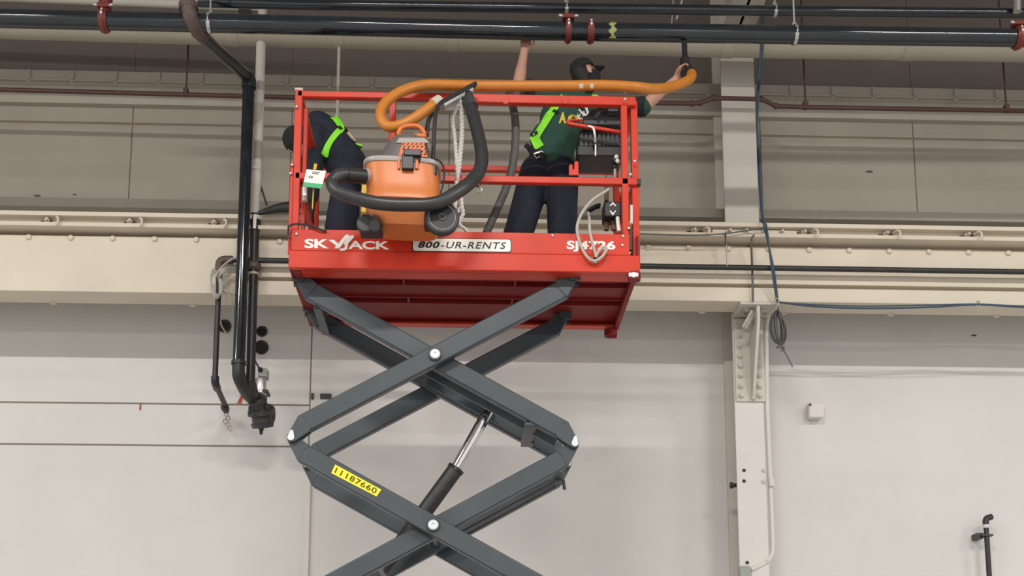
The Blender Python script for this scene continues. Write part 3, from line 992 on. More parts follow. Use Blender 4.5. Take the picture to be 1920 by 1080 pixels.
B().box((xL + 0.05, 8.341, zB0 + 0.035), (xR - 0.05, 8.569, zB0 + 0.05)).build('deck_pan', M['red_shaded'], lift)
B().box((xL + 0.05, 8.696, zB0 + 0.035), (xR - 0.05, Y1 - 0.09, zB0 + 0.05)).build('deck_pan', M['red_shaded'], lift)
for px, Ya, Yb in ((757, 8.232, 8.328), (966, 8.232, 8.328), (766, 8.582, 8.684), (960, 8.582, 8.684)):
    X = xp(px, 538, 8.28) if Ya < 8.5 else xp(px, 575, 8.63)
    B().box((X - 0.008, Ya, zB0 + 0.022), (X + 0.008, Yb, zDK - 0.02)).build('deck_stiffener', M['red_shaded'], lift)
# corner lugs
lug = B().lathe(P(1188, 516, Y0 - 0.02), Vector((0, -1, 0)), [(0.02, 0), (0.02, 0.012), (0.01, 0.016), (0, 0.017)], 16)
lug.pbox(1179, 518, 1197, 511, Y0 - 0.028, Y0 - 0.01)
lug.build('corner_latch', M['white'], lift, bevel=0.004)
B().cyl(P(1145, 631, Y1 - 0.06), P(1145, 618, Y1 - 0.06), 0.05, n=16).cyl(P(1140, 626, Y1 - 0.06), P(1156, 626, Y1 - 0.06), 0.035, n=14).build('corner_foot', M['red_shaded'], lift)
B().cyl(P(1189, 526, Y0 + 0.02), P(1189, 512, Y0 + 0.02), 0.045, n=16).build('corner_foot', M['red_shaded'], lift)

# toe board lettering
YL = Y0 - 0.001


def poly_px(pts, Y=YL, th=0.003):
    return [(P(x, y, Y).x, P(x, y, Y).z) for x, y in pts]


q = B()


def txt(bld, s, x0, x1, y0l, y0r, ytop_l, Y=YL, **kw):
    return text_on(bld, s, P(x0, y0l, Y), P(x1, y0r, Y), P(x0, ytop_l, Y), **kw)


txt(q, 'SK', 571, 616.5, 465.5, 466, 448, bold=0.03, spacing=0.95)
txt(q, 'ACK', 653, 730.5, 467, 468, 451.5, bold=0.03, spacing=0.95)
q.prism(poly_px([(616, 450), (626, 450), (634.5, 457), (647, 441.5), (653, 439.5), (655, 443), (636, 466), (627, 466), (630, 460.5)]), YL - 0.003, YL + 0.002)
q.prism(poly_px([(662, 441), (656, 442.5), (642, 457), (647, 459), (646, 464.5), (643, 466), (637, 466.5), (637, 470), (645, 470.5), (651.5, 467.5), (653, 456.5), (664, 444.5)]), YL - 0.003, YL + 0.002)
q.build('maker_lettering', M['white'], toe, label='white maker lettering')
q = B()
txt(q, 'SJ4726', 1062.5, 1154, 472, 473, 451, bold=0.035, spacing=1.02)
q.build('model_lettering', M['white'], toe, label='white model lettering')


def rounded(x0, y0, x1, y1, r, sk=0.0):
    out = []
    for cx_, cy_, a0 in ((x1 - r, y1 - r, 0), (x0 + r, y1 - r, 90), (x0 + r, y0 + r, 180), (x1 - r, y0 + r, 270)):
        for k in range(5):
            a = radians(a0 + 22.5 * k)
            out.append((cx_ + r * cos(a), cy_ + r * sin(a) + sk * (cx_ - x0)))
    return out


q = B().prism(poly_px(rounded(773, 446, 959, 471.5, 5, 0.012)), YL - 0.0015, YL + 0.002)
pb_ = q.build('phone_border', M['black_print'], toe)
B().prism(poly_px(rounded(774.5, 447.3, 957.5, 470.2, 4.5, 0.012)), YL - 0.003, YL + 0.002).build('phone_plate', M['white'], toe)
q = B()
txt(q, '800', 784, 824.5, 465, 465.5, 452.5, Y=YL - 0.003, bold=0.03, shear=0.25, spacing=1.1)
txt(q, '-UR-RENTS', 827, 949, 459.5 + 6, 467, 453, Y=YL - 0.003, bold=0.008, shear=0.25, spacing=1.15)
q.build('phone_lettering', M['black_print'], toe, label='black slanted lettering on white plate')
rv = B().lathe(Vector((0, 0, 0)), Vector((0, -1, 0)), [(0.011, 0), (0.011, 0.004), (0.006, 0.009), (0, 0.01)], 10).mesh('rivet', mt=M['zinc'])
for x, y in ((556, 439), (1036, 442), (1168, 443), (1167, 460)):
    inst('rivet', rv, P(x, y, Y0 - 0.002), lift)

# guard rails
T = 0.046
zTop = zp(172.5, Y0, 600)
zMid = zp(331, Y0, 850)


def rail(a, b, name, ht=T, wd=T, mt='red'):
    return B().bar(a, b, wd, ht, Vector((0, 0, 1))).build(name, M[mt], lift, bevel=0.006)


def post(x, y, z0, z1, name='guard_post', wd=T, dp_=T):
    return B().box((x - wd / 2, y - dp_ / 2, z0), (x + wd / 2, y + dp_ / 2, z1)).build(name, M['red'], lift, bevel=0.005)


xpL = xp(557, 300, Y0 + 0.04)
xpR = xp(1171, 300, Y0 + 0.04)
xpE = xR - 0.014
YF = Y0 + 0.045
YK = Y1 - 0.045
zTb = zTop
rail(Vector((xpL - 0.01, YF, zTop)), Vector((xp(880, 170, YF), YF, zTop)), 'top_rail')
rail(Vector((xp(868, 170, YF), YF - 0.004, zTop - 0.01)), Vector((xpE + 0.01, YF - 0.004, zTop - 0.01)), 'top_rail', 0.066, 0.05)
rail(Vector((xpL - 0.01, YF, zMid)), Vector((xpE + 0.01, YF, zMid)), 'mid_rail', 0.05)
rail(Vector((xL + 0.03, YK, zTop)), Vector((xpE, YK, zTop)), 'top_rail')
rail(Vector((xL + 0.03, YK, zMid)), Vector((xpE, YK, zMid)), 'mid_rail')
for X in (xpL, xpE):
    rail(Vector((X, YF + 0.02, zTop)), Vector((X, YK, zTop)), 'side_rail')
    rail(Vector((X, YF + 0.02, zMid)), Vector((X, YK, zMid)), 'side_rail')
post(xpL, YF, zB0 + 0.07, zTop + 0.03, wd=0.052)
post(xpL + 0.040, YF + 0.09, zDK, zTop - 0.06, wd=0.03, dp_=0.04)
post(xpL - 0.028, YF, zB0 + 0.12, zMid + 0.10, wd=0.03)
post(xp(736, 220, YF), YF, zDK, zTop)
post(xpR, YF, zT0 - 0.09, zTop)
post(xpE, YF + 0.03, zB0 + 0.06, zTop + 0.012, wd=0.05)
post(xpR + 0.005, YF + 0.16, zDK, zMid)
post(xpL, YK, zDK, zTop)
post(xpE, YK, zDK, zTop)
B().cbox((xpL, YF, zTop + 0.032), 0.06, 0.06, 0.02).build('post_cap', M['hose_cuff'], lift, bevel=0.008)
B().cbox((xpE + 0.012, YF + 0.005, zMid), 0.05, 0.05, 0.045).build('rail_bracket', M['plastic'], lift, bevel=0.006)
rb_ = B()
rb_.prism(poly_px([(1067, 327), (1067, 310), (1070, 306), (1074, 308), (1074, 316), (1077, 316), (1077, 303), (1081, 300), (1085, 303), (1085, 327)], Y0), Y0 + 0.01, Y0 + 0.022)
rb_.build('gate_bracket', M['red'], lift, bevel=0.002)
for x in (880, 948, 1060, 1172):
    a = P(x, 186, Y0 + 0.015)
    gp = B().prism([(a.x - 0.035, a.z), (a.x + 0.035, a.z), (a.x + 0.012, a.z - 0.035), (a.x - 0.012, a.z - 0.035)], Y0 + 0.012, Y0 + 0.02)
    gp.build('rail_gusset', M['red'], lift)
for x, y in ((548, 309), (545, 325), (556, 200), (1172, 186), (1190, 302), (1182, 327), (1178, 443), (1179, 428)):
    inst('rail_bolt', rv, P(x, y, Y0 + 0.012), lift)
B().bar(P(1184, 420, Y0 + 0.02), P(1184, 385, Y0 + 0.02), 0.02, 0.02).build('gate_latch', M['hose_cuff'], lift, bevel=0.003)
B().bar(P(1182, 470, Y0 + 0.03), P(1182, 430, Y0 + 0.03), 0.03, 0.02).build('gate_slot', M['plastic'], lift)
B().cyl(P(571, 378, Y0 + 0.06), P(571, 352, Y0 + 0.06), 0.02, n=10).build('latch_pin', M['hose_cuff'], lift)

# ------------------------------------------------------------------ scissor stack
YS0 = 8.10
cA, cB = P(817, 665, YS0), P(812, 985, YS0)
dzh = (cA.z - cB.z) / 2
dxh = (P(1080, 830, YS0).x - P(546, 815, YS0).x) / 2
cxs = (P(1080, 830, YS0).x + P(546, 815, YS0).x) / 2
PV = 0.050
RH = hypot(dxh, dzh)
th_ = atan2(dzh, dxh) - math.asin(PV / RH)
A_ = sqrt(RH * RH - PV * PV)
HW = 0.066


def arm(cz, sgn, ya, yb, tips, label=None):
    """one scissor arm: sgn +1 rises to +x, -1 rises to -x; tips: 'in' or 'out' end plates"""
    c_, s_ = cos(th_), sin(th_)

    def W(u, v):
        x = u * c_ - v * s_
        z = u * s_ + v * c_
        return (cxs + sgn * x, cz + z)

    body = [(-A_ + 0.118, HW), (-A_ + 0.125, -HW), (A_ - 0.118, -HW), (A_ - 0.125, HW)]
    o = B().prism([W(*p) for p in body], ya, yb).build('scissor_arm', M['arm'], lift, bevel=0.010, label=label)
    yc = (ya + yb) / 2
    for e in (-1, 1):
        pl = [(-A_ + 0.135, HW - 0.004), (-A_ + 0.112, HW - 0.004), (-A_ - 0.022, -0.028), (-A_ - 0.030, -0.055), (-A_ - 0.015, -0.080), (-A_ + 0.010, -0.086), (-A_ + 0.128, -HW - 0.002), (-A_ + 0.15, -HW + 0.01)]
        pl = [W(-u * e, -v * e) for u, v in pl]
        q = B()
        if tips[0 if e < 0 else 1] == 'out':
            q.prism(pl, ya - 0.006, ya + 0.018)
            q.prism(pl, yb - 0.018, yb + 0.004)
        else:
            q.prism(pl, ya + 0.024, yb - 0.024)
        q.build('end_plate', M['arm'], o, bevel=0.003)
    return o, W


def pin_at(x, y, z, r=0.036):
    o = B().cyl(Vector((x, y + 0.004, z)), Vector((x, y - 0.012, z)), r + 0.010, n=24).build('pin_collar', M['iron'], lift)
    B().lathe(Vector((x, y - 0.010, z)), Vector((0, -1, 0)), [(r, 0), (r, 0.012), (r * 0.8, 0.018), (0.012, 0.018), (0.010, 0.012), (0, 0.012)], 24).build('pin_head', M['arm_pin'], o)


def tear(x, y, z):
    q = B()
    pts = []
    for k in range(13):
        a = radians(-200 + 220 * k / 12)
        pts.append((x + 0.024 * cos(a), z + 0.024 * sin(a)))
    pts += [(x + 0.014, z + 0.05), (x - 0.004, z + 0.052)]
    q.prism(pts, y - 0.010, y + 0.004)
    q.build('pin_keeper', M['arm_pin'], lift, bevel=0.003)


front = ((8.10, 8.18), (8.19, 8.27))
rear = ((8.885, 8.965), (8.795, 8.875))
cz = cA.z
lvl = 0
arms = {}
while cz - dzh > 0.30:
    s1 = 1 if lvl % 2 == 0 else -1
    for nm, pl in (('f', front), ('r', rear)):
        for i, sg in ((0, s1), (1, -s1)):
            ya, yb = pl[i]
            o, W = arm(cz, sg, ya, yb, ('out' if True else 'in', 'in' if lvl else 'out'))
            arms[(lvl, nm, sg)] = (o, W, ya)
    B().cyl(Vector((cxs, 8.27, cz)), Vector((cxs, 8.80, cz)), 0.036, n=18).build('cross_tube', M['arm'], lift)
    pin_at(cxs, 8.10, cz)
    pin_at(cxs, rear[1][0], cz, 0.026)
    for sg in (-1, 1):
        hz = cz - dzh
        hxp = cxs + sg * dxh
        yf = 8.10 if sg == -s1 else 8.19
        tear(hxp, yf - 0.008, hz)
        B().cyl(Vector((hxp, yf, hz)), Vector((hxp, yf + 0.08, hz)), 0.022, n=12).build('hinge_pin', M['arm_pin'], lift)
        yr = rear[0 if sg == -s1 else 1][0]
        tear(hxp, yr - 0.008, hz)
        B().cyl(Vector((hxp, yr, hz)), Vector((hxp, yr + 0.08, hz)), 0.022, n=12).build('hinge_pin', M['arm_pin'], lift)
    cz -= 2 * dzh
    lvl += 1
czlast = cz + 2 * dzh
# brackets tying the top ends to the deck frame
for sg in (-1, 1):
    for ya, yb in (front[0 if sg > 0 else 1], rear[0 if sg > 0 else 1]):
        hxp, hz = cxs + sg * dxh, cA.z + dzh
        q = B()
        q.prism([(hxp - 0.05, zDK - 0.02), (hxp + 0.05, zDK - 0.02), (hxp + 0.04, hz - 0.05), (hxp - 0.04, hz - 0.05)], ya - 0.02, ya - 0.008)
        q.build('deck_bracket', M['arm'], lift)
        q = B()
        q.prism([(hxp - 0.05, zDK - 0.02), (hxp + 0.05, zDK - 0.02), (hxp + 0.04, hz - 0.05), (hxp - 0.04, hz - 0.05)], yb + 0.006, yb + 0.016)
        q.build('deck_bracket', M['arm'], lift)
# cross member and inner plates on the falling arm of the top level
o, W, ya = arms[(0, 'f', -1)]
a, b = W(A_ - 0.20, -0.035), W(A_ - 0.20, 0.0)
B().bar(Vector((a[0], 8.26, a[1])), Vector((a[0], 8.81, a[1])), 0.06, 0.10).build('cross_member', M['arm'], lift, bevel=0.006)
for v, Y in ((-0.03, 8.42), (-0.03, 8.66)):
    a, b = W(0.06, v), W(-A_ + 0.13, v)
    B().bar(Vector((a[0], Y, a[1])), Vector((b[0], Y, b[1])), 0.03, 0.10).build('inner_beam', M['arm'], lift, bevel=0.005)
a = W(-A_ + 0.33, -0.075)
B().bar(Vector((a[0], 8.20, a[1])), Vector((a[0], 8.80, a[1])), 0.09, 0.03).build('cross_member', M['arm'], lift, bevel=0.006)
a = W(-0.46, -0.02)
rodtop = Vector((a[0], 8.54, a[1]))
B().cyl(Vector((a[0], 8.40, a[1])), Vector((a[0], 8.68, a[1])), 0.03, n=14).build('rod_pin', M['arm'], lift)
gl = P(854, 880, 8.54)
lo = P(715, 1070, 8.54)
cyl = B().cyl(lo, gl, 0.058, n=24).build('lift_cylinder', M['iron'], lift)
B().cyl(gl - (gl - lo).normalized() * 0.01, gl + (gl - lo).normalized() * 0.012, 0.064, n=24).build('gland_ring', M['pipe_black'], cyl)
B().cyl(gl, rodtop, 0.042, n=24).build('piston_rod', M['chrome'], cyl)
B().cyl(Vector((lo.x, 8.27, lo.z)), Vector((lo.x, 8.80, lo.z)), 0.03, n=12).build('cylinder_pin', M['arm'], lift)
# hydraulic lines and a small fitting under the right hinge
o, W, ya = arms[(1, 'f', 1)]
hl = B()
for k in range(2):
    pts = [Vector((W(u, -0.06 - 0.02 * k)[0], 8.5 + 0.1 * k, W(u, -0.06 - 0.02 * k)[1])) for u in (A_ - 0.2, 0.5, 0.3, 0.1)]
    hl.tube(smooth_path(pts, 4), 0.012, 8)
hl.build('hydraulic_line', M['plastic'], lift)
a = W(A_ - 0.17, -0.06)
B().ball((a[0], 8.45, a[1]), 0.035, 0.05, 0.035).cyl(Vector((a[0] + 0.03, 8.4, a[1] - 0.03)), Vector((a[0] + 0.04, 8.4, a[1] - 0.10)), 0.012, n=8).build('limit_switch', M['valve'], lift)
# asset sticker on the falling arm of the second level
o, W, ya = arms[(1, 'f', -1)]
YA = ya - 0.0015
c4 = [P(628.5, 871, YA), P(715, 918, YA), P(706, 931, YA), P(621, 887, YA)]
B().prism([(p.x, p.z) for p in c4], YA - 0.001, YA + 0.002).build('sticker', M['yellow'], o, label='yellow asset sticker')
q = B()
text_on(q, '11187660', c4[3].lerp(c4[2], 0.05) + (c4[0] - c4[3]) * 0.2 + Vector((0, -0.001, 0)), c4[3].lerp(c4[2], 0.95) + (c4[1] - c4[2]) * 0.2 + Vector((0, -0.001, 0)),
        c4[0].lerp(c4[1], 0.05) + (c4[3] - c4[0]) * 0.2 + Vector((0, -0.001, 0)), bold=0.01, spacing=1.1)
q.build('sticker_number', M['yellow_ink'], o, label='dark number on the yellow sticker')
# chassis (below the picture)
zc_ = 0.72
B().box((xL + 0.05, 8.02, 0.22), (xR - 0.05, 8.09, zc_)).build('chassis_side', M['red'], lift, bevel=0.02)
B().box((xL + 0.05, 8.985, 0.22), (xR - 0.05, 9.12, zc_)).build('chassis_side', M['red'], lift, bevel=0.02)
B().box((xL + 0.05, 8.09, 0.20), (xR - 0.05, 8.985, 0.26)).build('chassis_floor', M['arm'], lift)
for X in (xL + 0.35, xR - 0.35):
    for Y in (7.86, 9.13):
        o = B().lathe(Vector((X, Y, 0.235)), Vector((0, 1, 0)), [(0.12, 0), (0.235, 0.02), (0.235, 0.14), (0.12, 0.16)], 28).build('wheel', M['plastic'], lift)
        B().lathe(Vector((X, Y - 0.006, 0.235)), Vector((0, 1, 0)), [(0.04, 0), (0.13, 0.01), (0.13, 0.172), (0.04, 0.172)], 20).build('wheel_hub', M['arm'], o)

# ------------------------------------------------------------------ platform controls
kc = B()
kc.pbox(1093, 233, 1166, 218, 8.14, 8.5)
kc.build('control_console', M['wheel'], lift, bevel=0.008, label='black control console')
con = COL.objects.get('control_console')
q = B()
q.loft([[P(1098, 218, 8.2), P(1166, 216, 8.2), P(1166, 214, 8.45), P(1100, 216, 8.45)], [P(1112, 205, 8.26), P(1164, 198, 8.26), P(1164, 197, 8.42), P(1114, 203, 8.42)]])
q.build('console_hood', M['plastic'], con, bevel=0.008)
B().tube(smooth_path(PP((1116, 222, 8.14), (1122, 212, 8.12), (1126, 204, 8.12)), 4), 0.018, 10).build('joystick', M['wheel'], con)
B().pbox(1140, 216, 1160, 203, 8.15, 8.2).build('console_panel', M['arm'], con, bevel=0.006)
for x in (1122, 1135):
    B().cyl(P(x, 226, 8.14), P(x, 226, 8.13), 0.010, n=8).build('console_screw', M['hole'], con)
q = B()
q.pbox(1086, 274, 1166, 246, 8.24, 8.5)
tr_ = q.build('document_box', M['plastic'], lift, bevel=0.008, label='black ribbed tray')
q = B()
for k in range(9):
    q.pbox(1088 + k * 8.3, 273, 1093.5 + k * 8.3, 249, 8.225, 8.245)
q.build('tray_rib', M['wheel'], tr_)
B().pbox(1083, 291, 1167, 274, 8.22, 8.5).build('tray_lip', M['plastic'], tr_, bevel=0.008)
q = B()
q.bar(P(1064, 232, 8.12), P(1168, 249, 8.12), 0.03, 0.022)
q.bar(P(1064, 232, 8.12), P(1066, 226, 8.12), 0.02, 0.022)
q.bar(P(1065, 226, 8.12), P(1093, 225, 8.12), 0.02, 0.014)
q.build('console_bar', M['red'], lift, bevel=0.004)
q = B()
q.tube(smooth_path(PP((1103, 236, 8.10), (1112, 240, 8.09), (1115, 252, 8.10), (1116, 266, 8.16)), 5), 0.008, 8)
q.bar(P(1116.5, 292, 8.19), P(1116.5, 272, 8.18), 0.022, 0.01)
q.build('cable_tie', M['white'], lift, label='white cable tie on the console bar')
B().pbox(1112, 272, 1120, 267, 8.17, 8.2).build('tie_buckle', M['plastic'], lift)
ob = B().pbox(1133, 406, 1165, 377, 8.12, 8.28).build('switch_box', M['plastic'], lift, bevel=0.012, label='black switch box with white arrows')
q = B()
for y, s in ((379, 1), (397, -1)):
    c = [(1143, y + (7 if s > 0 else 0)), (1149, y + (0 if s > 0 else 8)), (1155, y + (7 if s > 0 else 0)), (1154, y + (9 if s > 0 else -2)), (1149, y + (5 if s > 0 else 3)), (1144, y + (9 if s > 0 else -2))]
    c = [(a, b) for a, b in c]
    q.prism(poly_px(c, 8.12), 8.112, 8.125)
q.build('arrow_mark', M['white'], ob)
B().cyl(P(1137, 432, 8.22), P(1138, 404, 8.22), 0.018, n=10).cyl(P(1137, 378, 8.22), P(1138, 338, 8.22), 0.016, n=10).cyl(P(1151, 432, 8.2), P(1148, 406, 8.2), 0.018, n=10).build('box_post', M['rust'], lift)
B().tube([P(1101 + 6 * (k / 40.0) * 4 + 0, 398 - 12 * sin(k / 40 * 1.5) + 3.5 * sin(k * 1.57), 8.2 + 0.02 * cos(k * 1.57)) for k in range(41)], 0.007, 6).build('strain_relief', M['plastic'], lift)
B().pbox(1150, 314, 1158, 294, 8.15, 8.22).ball(P(1154, 300, 8.14), 0.03).build('upper_plug', M['plastic'], lift, bevel=0.005)
for x, y in ((1156, 294), (1158, 302)):
    B().ball(P(x, y, 8.11), 0.016).build('plug_contact', M['white'], lift)

# ================================================================== VACUUM hung on the outside of the rail
YV = 7.76
vc = root('wet_dry_vacuum', P(760, 437, YV), 'orange shop vacuum with grey lid tied outside the lift rail', 'vacuum')


def srect(cx_, cy_, z, rx, ry, n=44, e=4.4, tz=0.0):
    out = []
    for k in range(n):
        t = 2 * pi * k / n
        c_, s_ = cos(t), sin(t)
        X = rx * math.copysign(abs(c_) ** (2 / e), c_)
        Y = ry * math.copysign(abs(s_) ** (2 / e), s_)
        out.append(Vector((cx_ + X, cy_ + Y, z + tz * X)))
    return out


def vz(y):
    return P(757, y, YV - 0.2).z


def vx(x0, x1, y):
    a, b = P(x0, y, YV), P(x1, y, YV)
    return (a.x + b.x) / 2, (b.x - a.x) / 2


prof = [(423, 728, 806, 0.10), (420, 708, 818, 0.135), (408, 698, 824, 0.16), (392, 691, 828, 0.185), (374, 690, 829, 0.192), (369, 687, 832, 0.212), (360, 689, 830, 0.212), (354, 692, 827, 0.196), (335, 689, 826, 0.192), (312, 688, 823, 0.19), (300, 687, 822, 0.19)]
rings = []
for y, a, b, ry in prof:
    c_, r_ = vx(a, b, y)
    rings.append(srect(c_, YV, P(757, y, YV - ry).z, r_, ry, tz=-0.03))
tank = B().loft(rings).build('tank', M['tank'], vc, ang=0.9)
c_, r_ = vx(683, 827, 296)
B().loft([srect(c_, YV, vz(301), r_ * 0.97, 0.196, tz=-0.03), srect(c_, YV, vz(299), r_, 0.20, tz=-0.03), srect(c_, YV, vz(294), r_, 0.20, tz=-0.03), srect(c_, YV, vz(291), r_ * 0.96, 0.19, tz=-0.03)]).build('lid_rim', M['lid_rim'], vc)
lp = [(293, 700, 818, 0.185), (280, 711, 812, 0.178), (266, 720, 807, 0.168), (256, 729, 801, 0.155), (250, 738, 795, 0.135), (247, 748, 788, 0.09)]
rings = []
for y, a, b, ry in lp:
    q_, r_ = vx(a, b, y)
    rings.append(srect(q_, YV, P(757, y, YV - ry).z, r_, ry, e=2.6, tz=-0.03))
lid = B().loft(rings).build('lid', M['lid'], vc, ang=0.9)
# light band and grille on the lid front
B().loft([PP((742, 268, YV - 0.175), (806, 268, YV - 0.175), (806, 268, YV - 0.1), (742, 268, YV - 0.1)), PP((748, 258, YV - 0.165), (796, 258, YV - 0.165), (796, 258, YV - 0.1), (748, 258, YV - 0.1))]).build('lid_band', M['lid_rim'], lid, bevel=0.006)
gr = B()
ga, gb = (746, 292), (801, 292)
gr.loft([PP((746, 293, YV - 0.20), (802, 295, YV - 0.20), (802, 295, YV - 0.1), (746, 293, YV - 0.1)), PP((754, 267, YV - 0.185), (796, 267, YV - 0.185), (796, 267, YV - 0.1), (754, 267, YV - 0.1))])
grl = gr.build('grille', M['grille'], lid, bevel=0.004)
sl_ = B()
for i in range(6):
    for j in range(5):
        x = 756 + i * 8.2 + (j % 2) * 2
        y = 270 + j * 4.6
        if 766 < x < 790 and y > 276:
            continue
        sl_.bar(P(x - 1.5, y + 1.6, YV - 0.187 - 0.004 * (j / 4) * 3.2), P(x + 2.2, y - 1.4, YV - 0.186 - 0.004 * (j / 4) * 3.2), 0.005, 0.006)
sl_.build('vent_slot', M['hole'], grl)
# handle
B().tube(fillet(PP((746, 252, YV - 0.09), (752, 238, YV - 0.09), (775, 235, YV - 0.09), (789, 238, YV - 0.09), (797, 252, YV - 0.09)), 0.04), 0.016, 12).build('lid_handle', M['grille'], lid)
B().pbox(743, 256, 800, 249, YV - 0.12, YV + 0.05).build('handle_base', M['grille'], lid, bevel=0.012)
# latches
lt = B()
lt.pbox(753, 316, 776, 288, YV - 0.225, YV - 0.18).pbox(757, 291, 790, 279, YV - 0.235, YV - 0.16).pbox(784, 300, 788, 288, YV - 0.22, YV - 0.17)
lt.build('latch', M['plastic'], vc, bevel=0.008)
B().pbox(745, 316, 751, 297, YV - 0.205, YV - 0.17).pbox(778, 316, 785, 297, YV - 0.205, YV - 0.17).build('latch_guide', M['grille'], vc, bevel=0.005)
B().pbox(805, 328, 819, 296, YV - 0.16, YV - 0.05).build('handle_socket', M['plastic'], vc, bevel=0.012)
# port
B().cyl(P(694, 331, YV - 0.10), P(680, 331, YV - 0.15), 0.052, n=20).build('hose_port', M['lid_rim'], vc)
# wheel and caster
wc = P(828, 410, YV - 0.20)
wh = B().lathe(wc, Vector((0.12, -1, 0.0)), [(0.03, -0.03), (0.105, -0.03), (0.112, -0.02), (0.112, 0.025), (0.104, 0.035), (0.096, 0.035), (0.092, 0.028), (0.03, 0.026), (0.026, 0.034), (0.012, 0.034), (0.01, 0.026), (0, 0.026)], 36).build('wheel', M['wheel'], vc)
n = 32
dax = Vector((0.12, -1, 0)).normalized()
s1, u1, _ = frame(dax)
B().tube([wc + dax * 0.030 + (s1 * cos(2 * pi * k / n) + u1 * sin(2 * pi * k / n)) * 0.088 for k in range(n)], 0.003, 6, closed=True).build('wheel_ring', M['lid_rim'], wh)
B().lathe(wc, dax, [(0.108, -0.028), (0.115, -0.02), (0.115, 0.02), (0.108, 0.028)], 36).build('tyre', M['plastic'], wh)
B().pbox(795, 424, 815, 408, YV - 0.15, YV - 0.05).build('axle_mount', M['plastic'], vc, bevel=0.01)
cs = B().pbox(672, 430, 716, 414, YV - 0.18, YV - 0.02)
cs.build('caster_foot', M['plastic'], vc, bevel=0.014)
B().lathe(P(684, 420, YV - 0.20), Vector((0.2, -1, 0)), [(0.02, -0.02), (0.052, -0.018), (0.052, 0.018), (0.02, 0.02)], 20).build('caster_wheel', M['wheel'], vc)
B().cyl(P(702, 424, YV - 0.24), P(704, 412, YV - 0.14), 0.035, n=16).build('caster_fork', M['wheel'], vc)
B().loft([PP((674, 408, YV - 0.12), (722, 408, YV - 0.12), (722, 408, YV), (674, 408, YV)), PP((680, 402, YV - 0.1), (708, 400, YV - 0.1), (708, 400, YV), (680, 402, YV))]).build('caster_cover', M['plastic'], vc, bevel=0.008)
# cart handle
ch = B()
ch.tube(fillet(PP((811, 318, YV - 0.09), (815, 230, YV - 0.07), (817, 206, YV - 0.05), (826, 192, YV - 0.03), (892, 156, YV + 0.12)), 0.05), 0.014, 10)
ch.tube(fillet(PP((800, 255, YV + 0.10), (802, 228, YV + 0.10), (810, 212, YV + 0.10), (822, 202, YV + 0.09), (884, 166, YV + 0.16), (892, 156, YV + 0.14)), 0.04), 0.015, 10)
ch.build('cart_handle', M['plastic'], vc)
B().bar(P(822, 196, YV - 0.02), P(886, 161, YV + 0.12), 0.012, 0.02).build('handle_tie', M['zinc'], vc)
B().tube(smooth_path(PP((818, 298, YV - 0.14), (828, 306, YV - 0.12), (833, 322, YV - 0.1), (831, 345, YV - 0.1), (825, 366, YV - 0.1), (826, 372, YV - 0.08)), 6), 0.006, 8).build('power_cord', M['plastic'], vc)

# black hose
hp_ = resample(smooth_path(PP((683, 331, 7.60), (660, 328, 7.56), (638, 328, 7.52), (623, 342, 7.50), (632, 358, 7.48), (662, 370, 7.46), (710, 381, 7.44), (765, 384, 7.45), (820, 380, 7.47), (862, 357, 7.52), (890, 333, 7.60), (902, 310, 7.65), (902, 280, 7.70), (892, 235, 7.78), (881, 198, 7.86), (872, 178, 7.92)), 10), 0.011)
bh = B().tube(hp_, 0.044, 14, rf=rib(2, 0.03)).build('vacuum_hose', M['hose_black'], label='thick black hose looping under and up beside the orange vacuum', cat='hose')
B().tube(resample(PP((684, 331, 7.60), (668, 329, 7.57), (650, 328, 7.54)), 0.02), 0.049, 16).build('cuff', M['plastic'], bh)
B().tube(resample(PP((884, 203, 7.855), (872, 176, 7.925)), 0.02), 0.05, 16).build('cuff', M['wheel'], bh)
# pale wand lying along the handle
B().cyl(P(828, 199, YV + 0.04), P(882, 168, YV + 0.16), 0.033, n=16).build('metal_wand', M['zinc'], label='short grey metal wand lying along the vacuum cart handle', cat='tube')
# orange hose
YO = 8.0
oh = resample(smooth_path(PP((1293, 134, 8.50), (1297, 142, 8.44), (1288, 152, 8.36), (1262, 162, 8.26), (1228, 167, 8.12), (1190, 163, 8.03), (1130, 160, 8.02), (1060, 161, 8.02), (980, 161, 8.02), (900, 161, 8.01), (850, 160, 7.98), (795, 160, 7.94), (752, 172, 7.88), (722, 194, 7.82), (713, 216, 7.78), (722, 234, 7.76), (742, 237, 7.74), (770, 226, 7.74), (800, 206, 7.76), (815, 195, 7.78)), 12), 0.011)
og = B().tube(oh, 0.0365, 14, rf=rib(2, 0.02)).build('orange_hose', M['hose_orange'], label='long orange hose running along the top rail to the raised hand', cat='hose')
B().cyl(P(812, 197, 7.78), P(825, 189, 7.80), 0.043, n=18).build('cuff', M['hose_cuff'], og)
q = B()
for x0_, x1_ in ((1085, 1093), (1105, 1112)):
    c = P(x0_, 162, 8.02), P(x1_, 162, 8.02)
    rr = []
    for k in range(5):
        a = radians(-10 - k * 12)
        for p in c:
            rr.append(p + Vector((0, -cos(a) * 0.0382, sin(a) * 0.0382 + 0.005)))
    q.add(rr, [(2 * k, 2 * k + 1, 2 * k + 3, 2 * k + 2) for k in range(4)])
q.build('scuff', M['hose_cuff'], og)
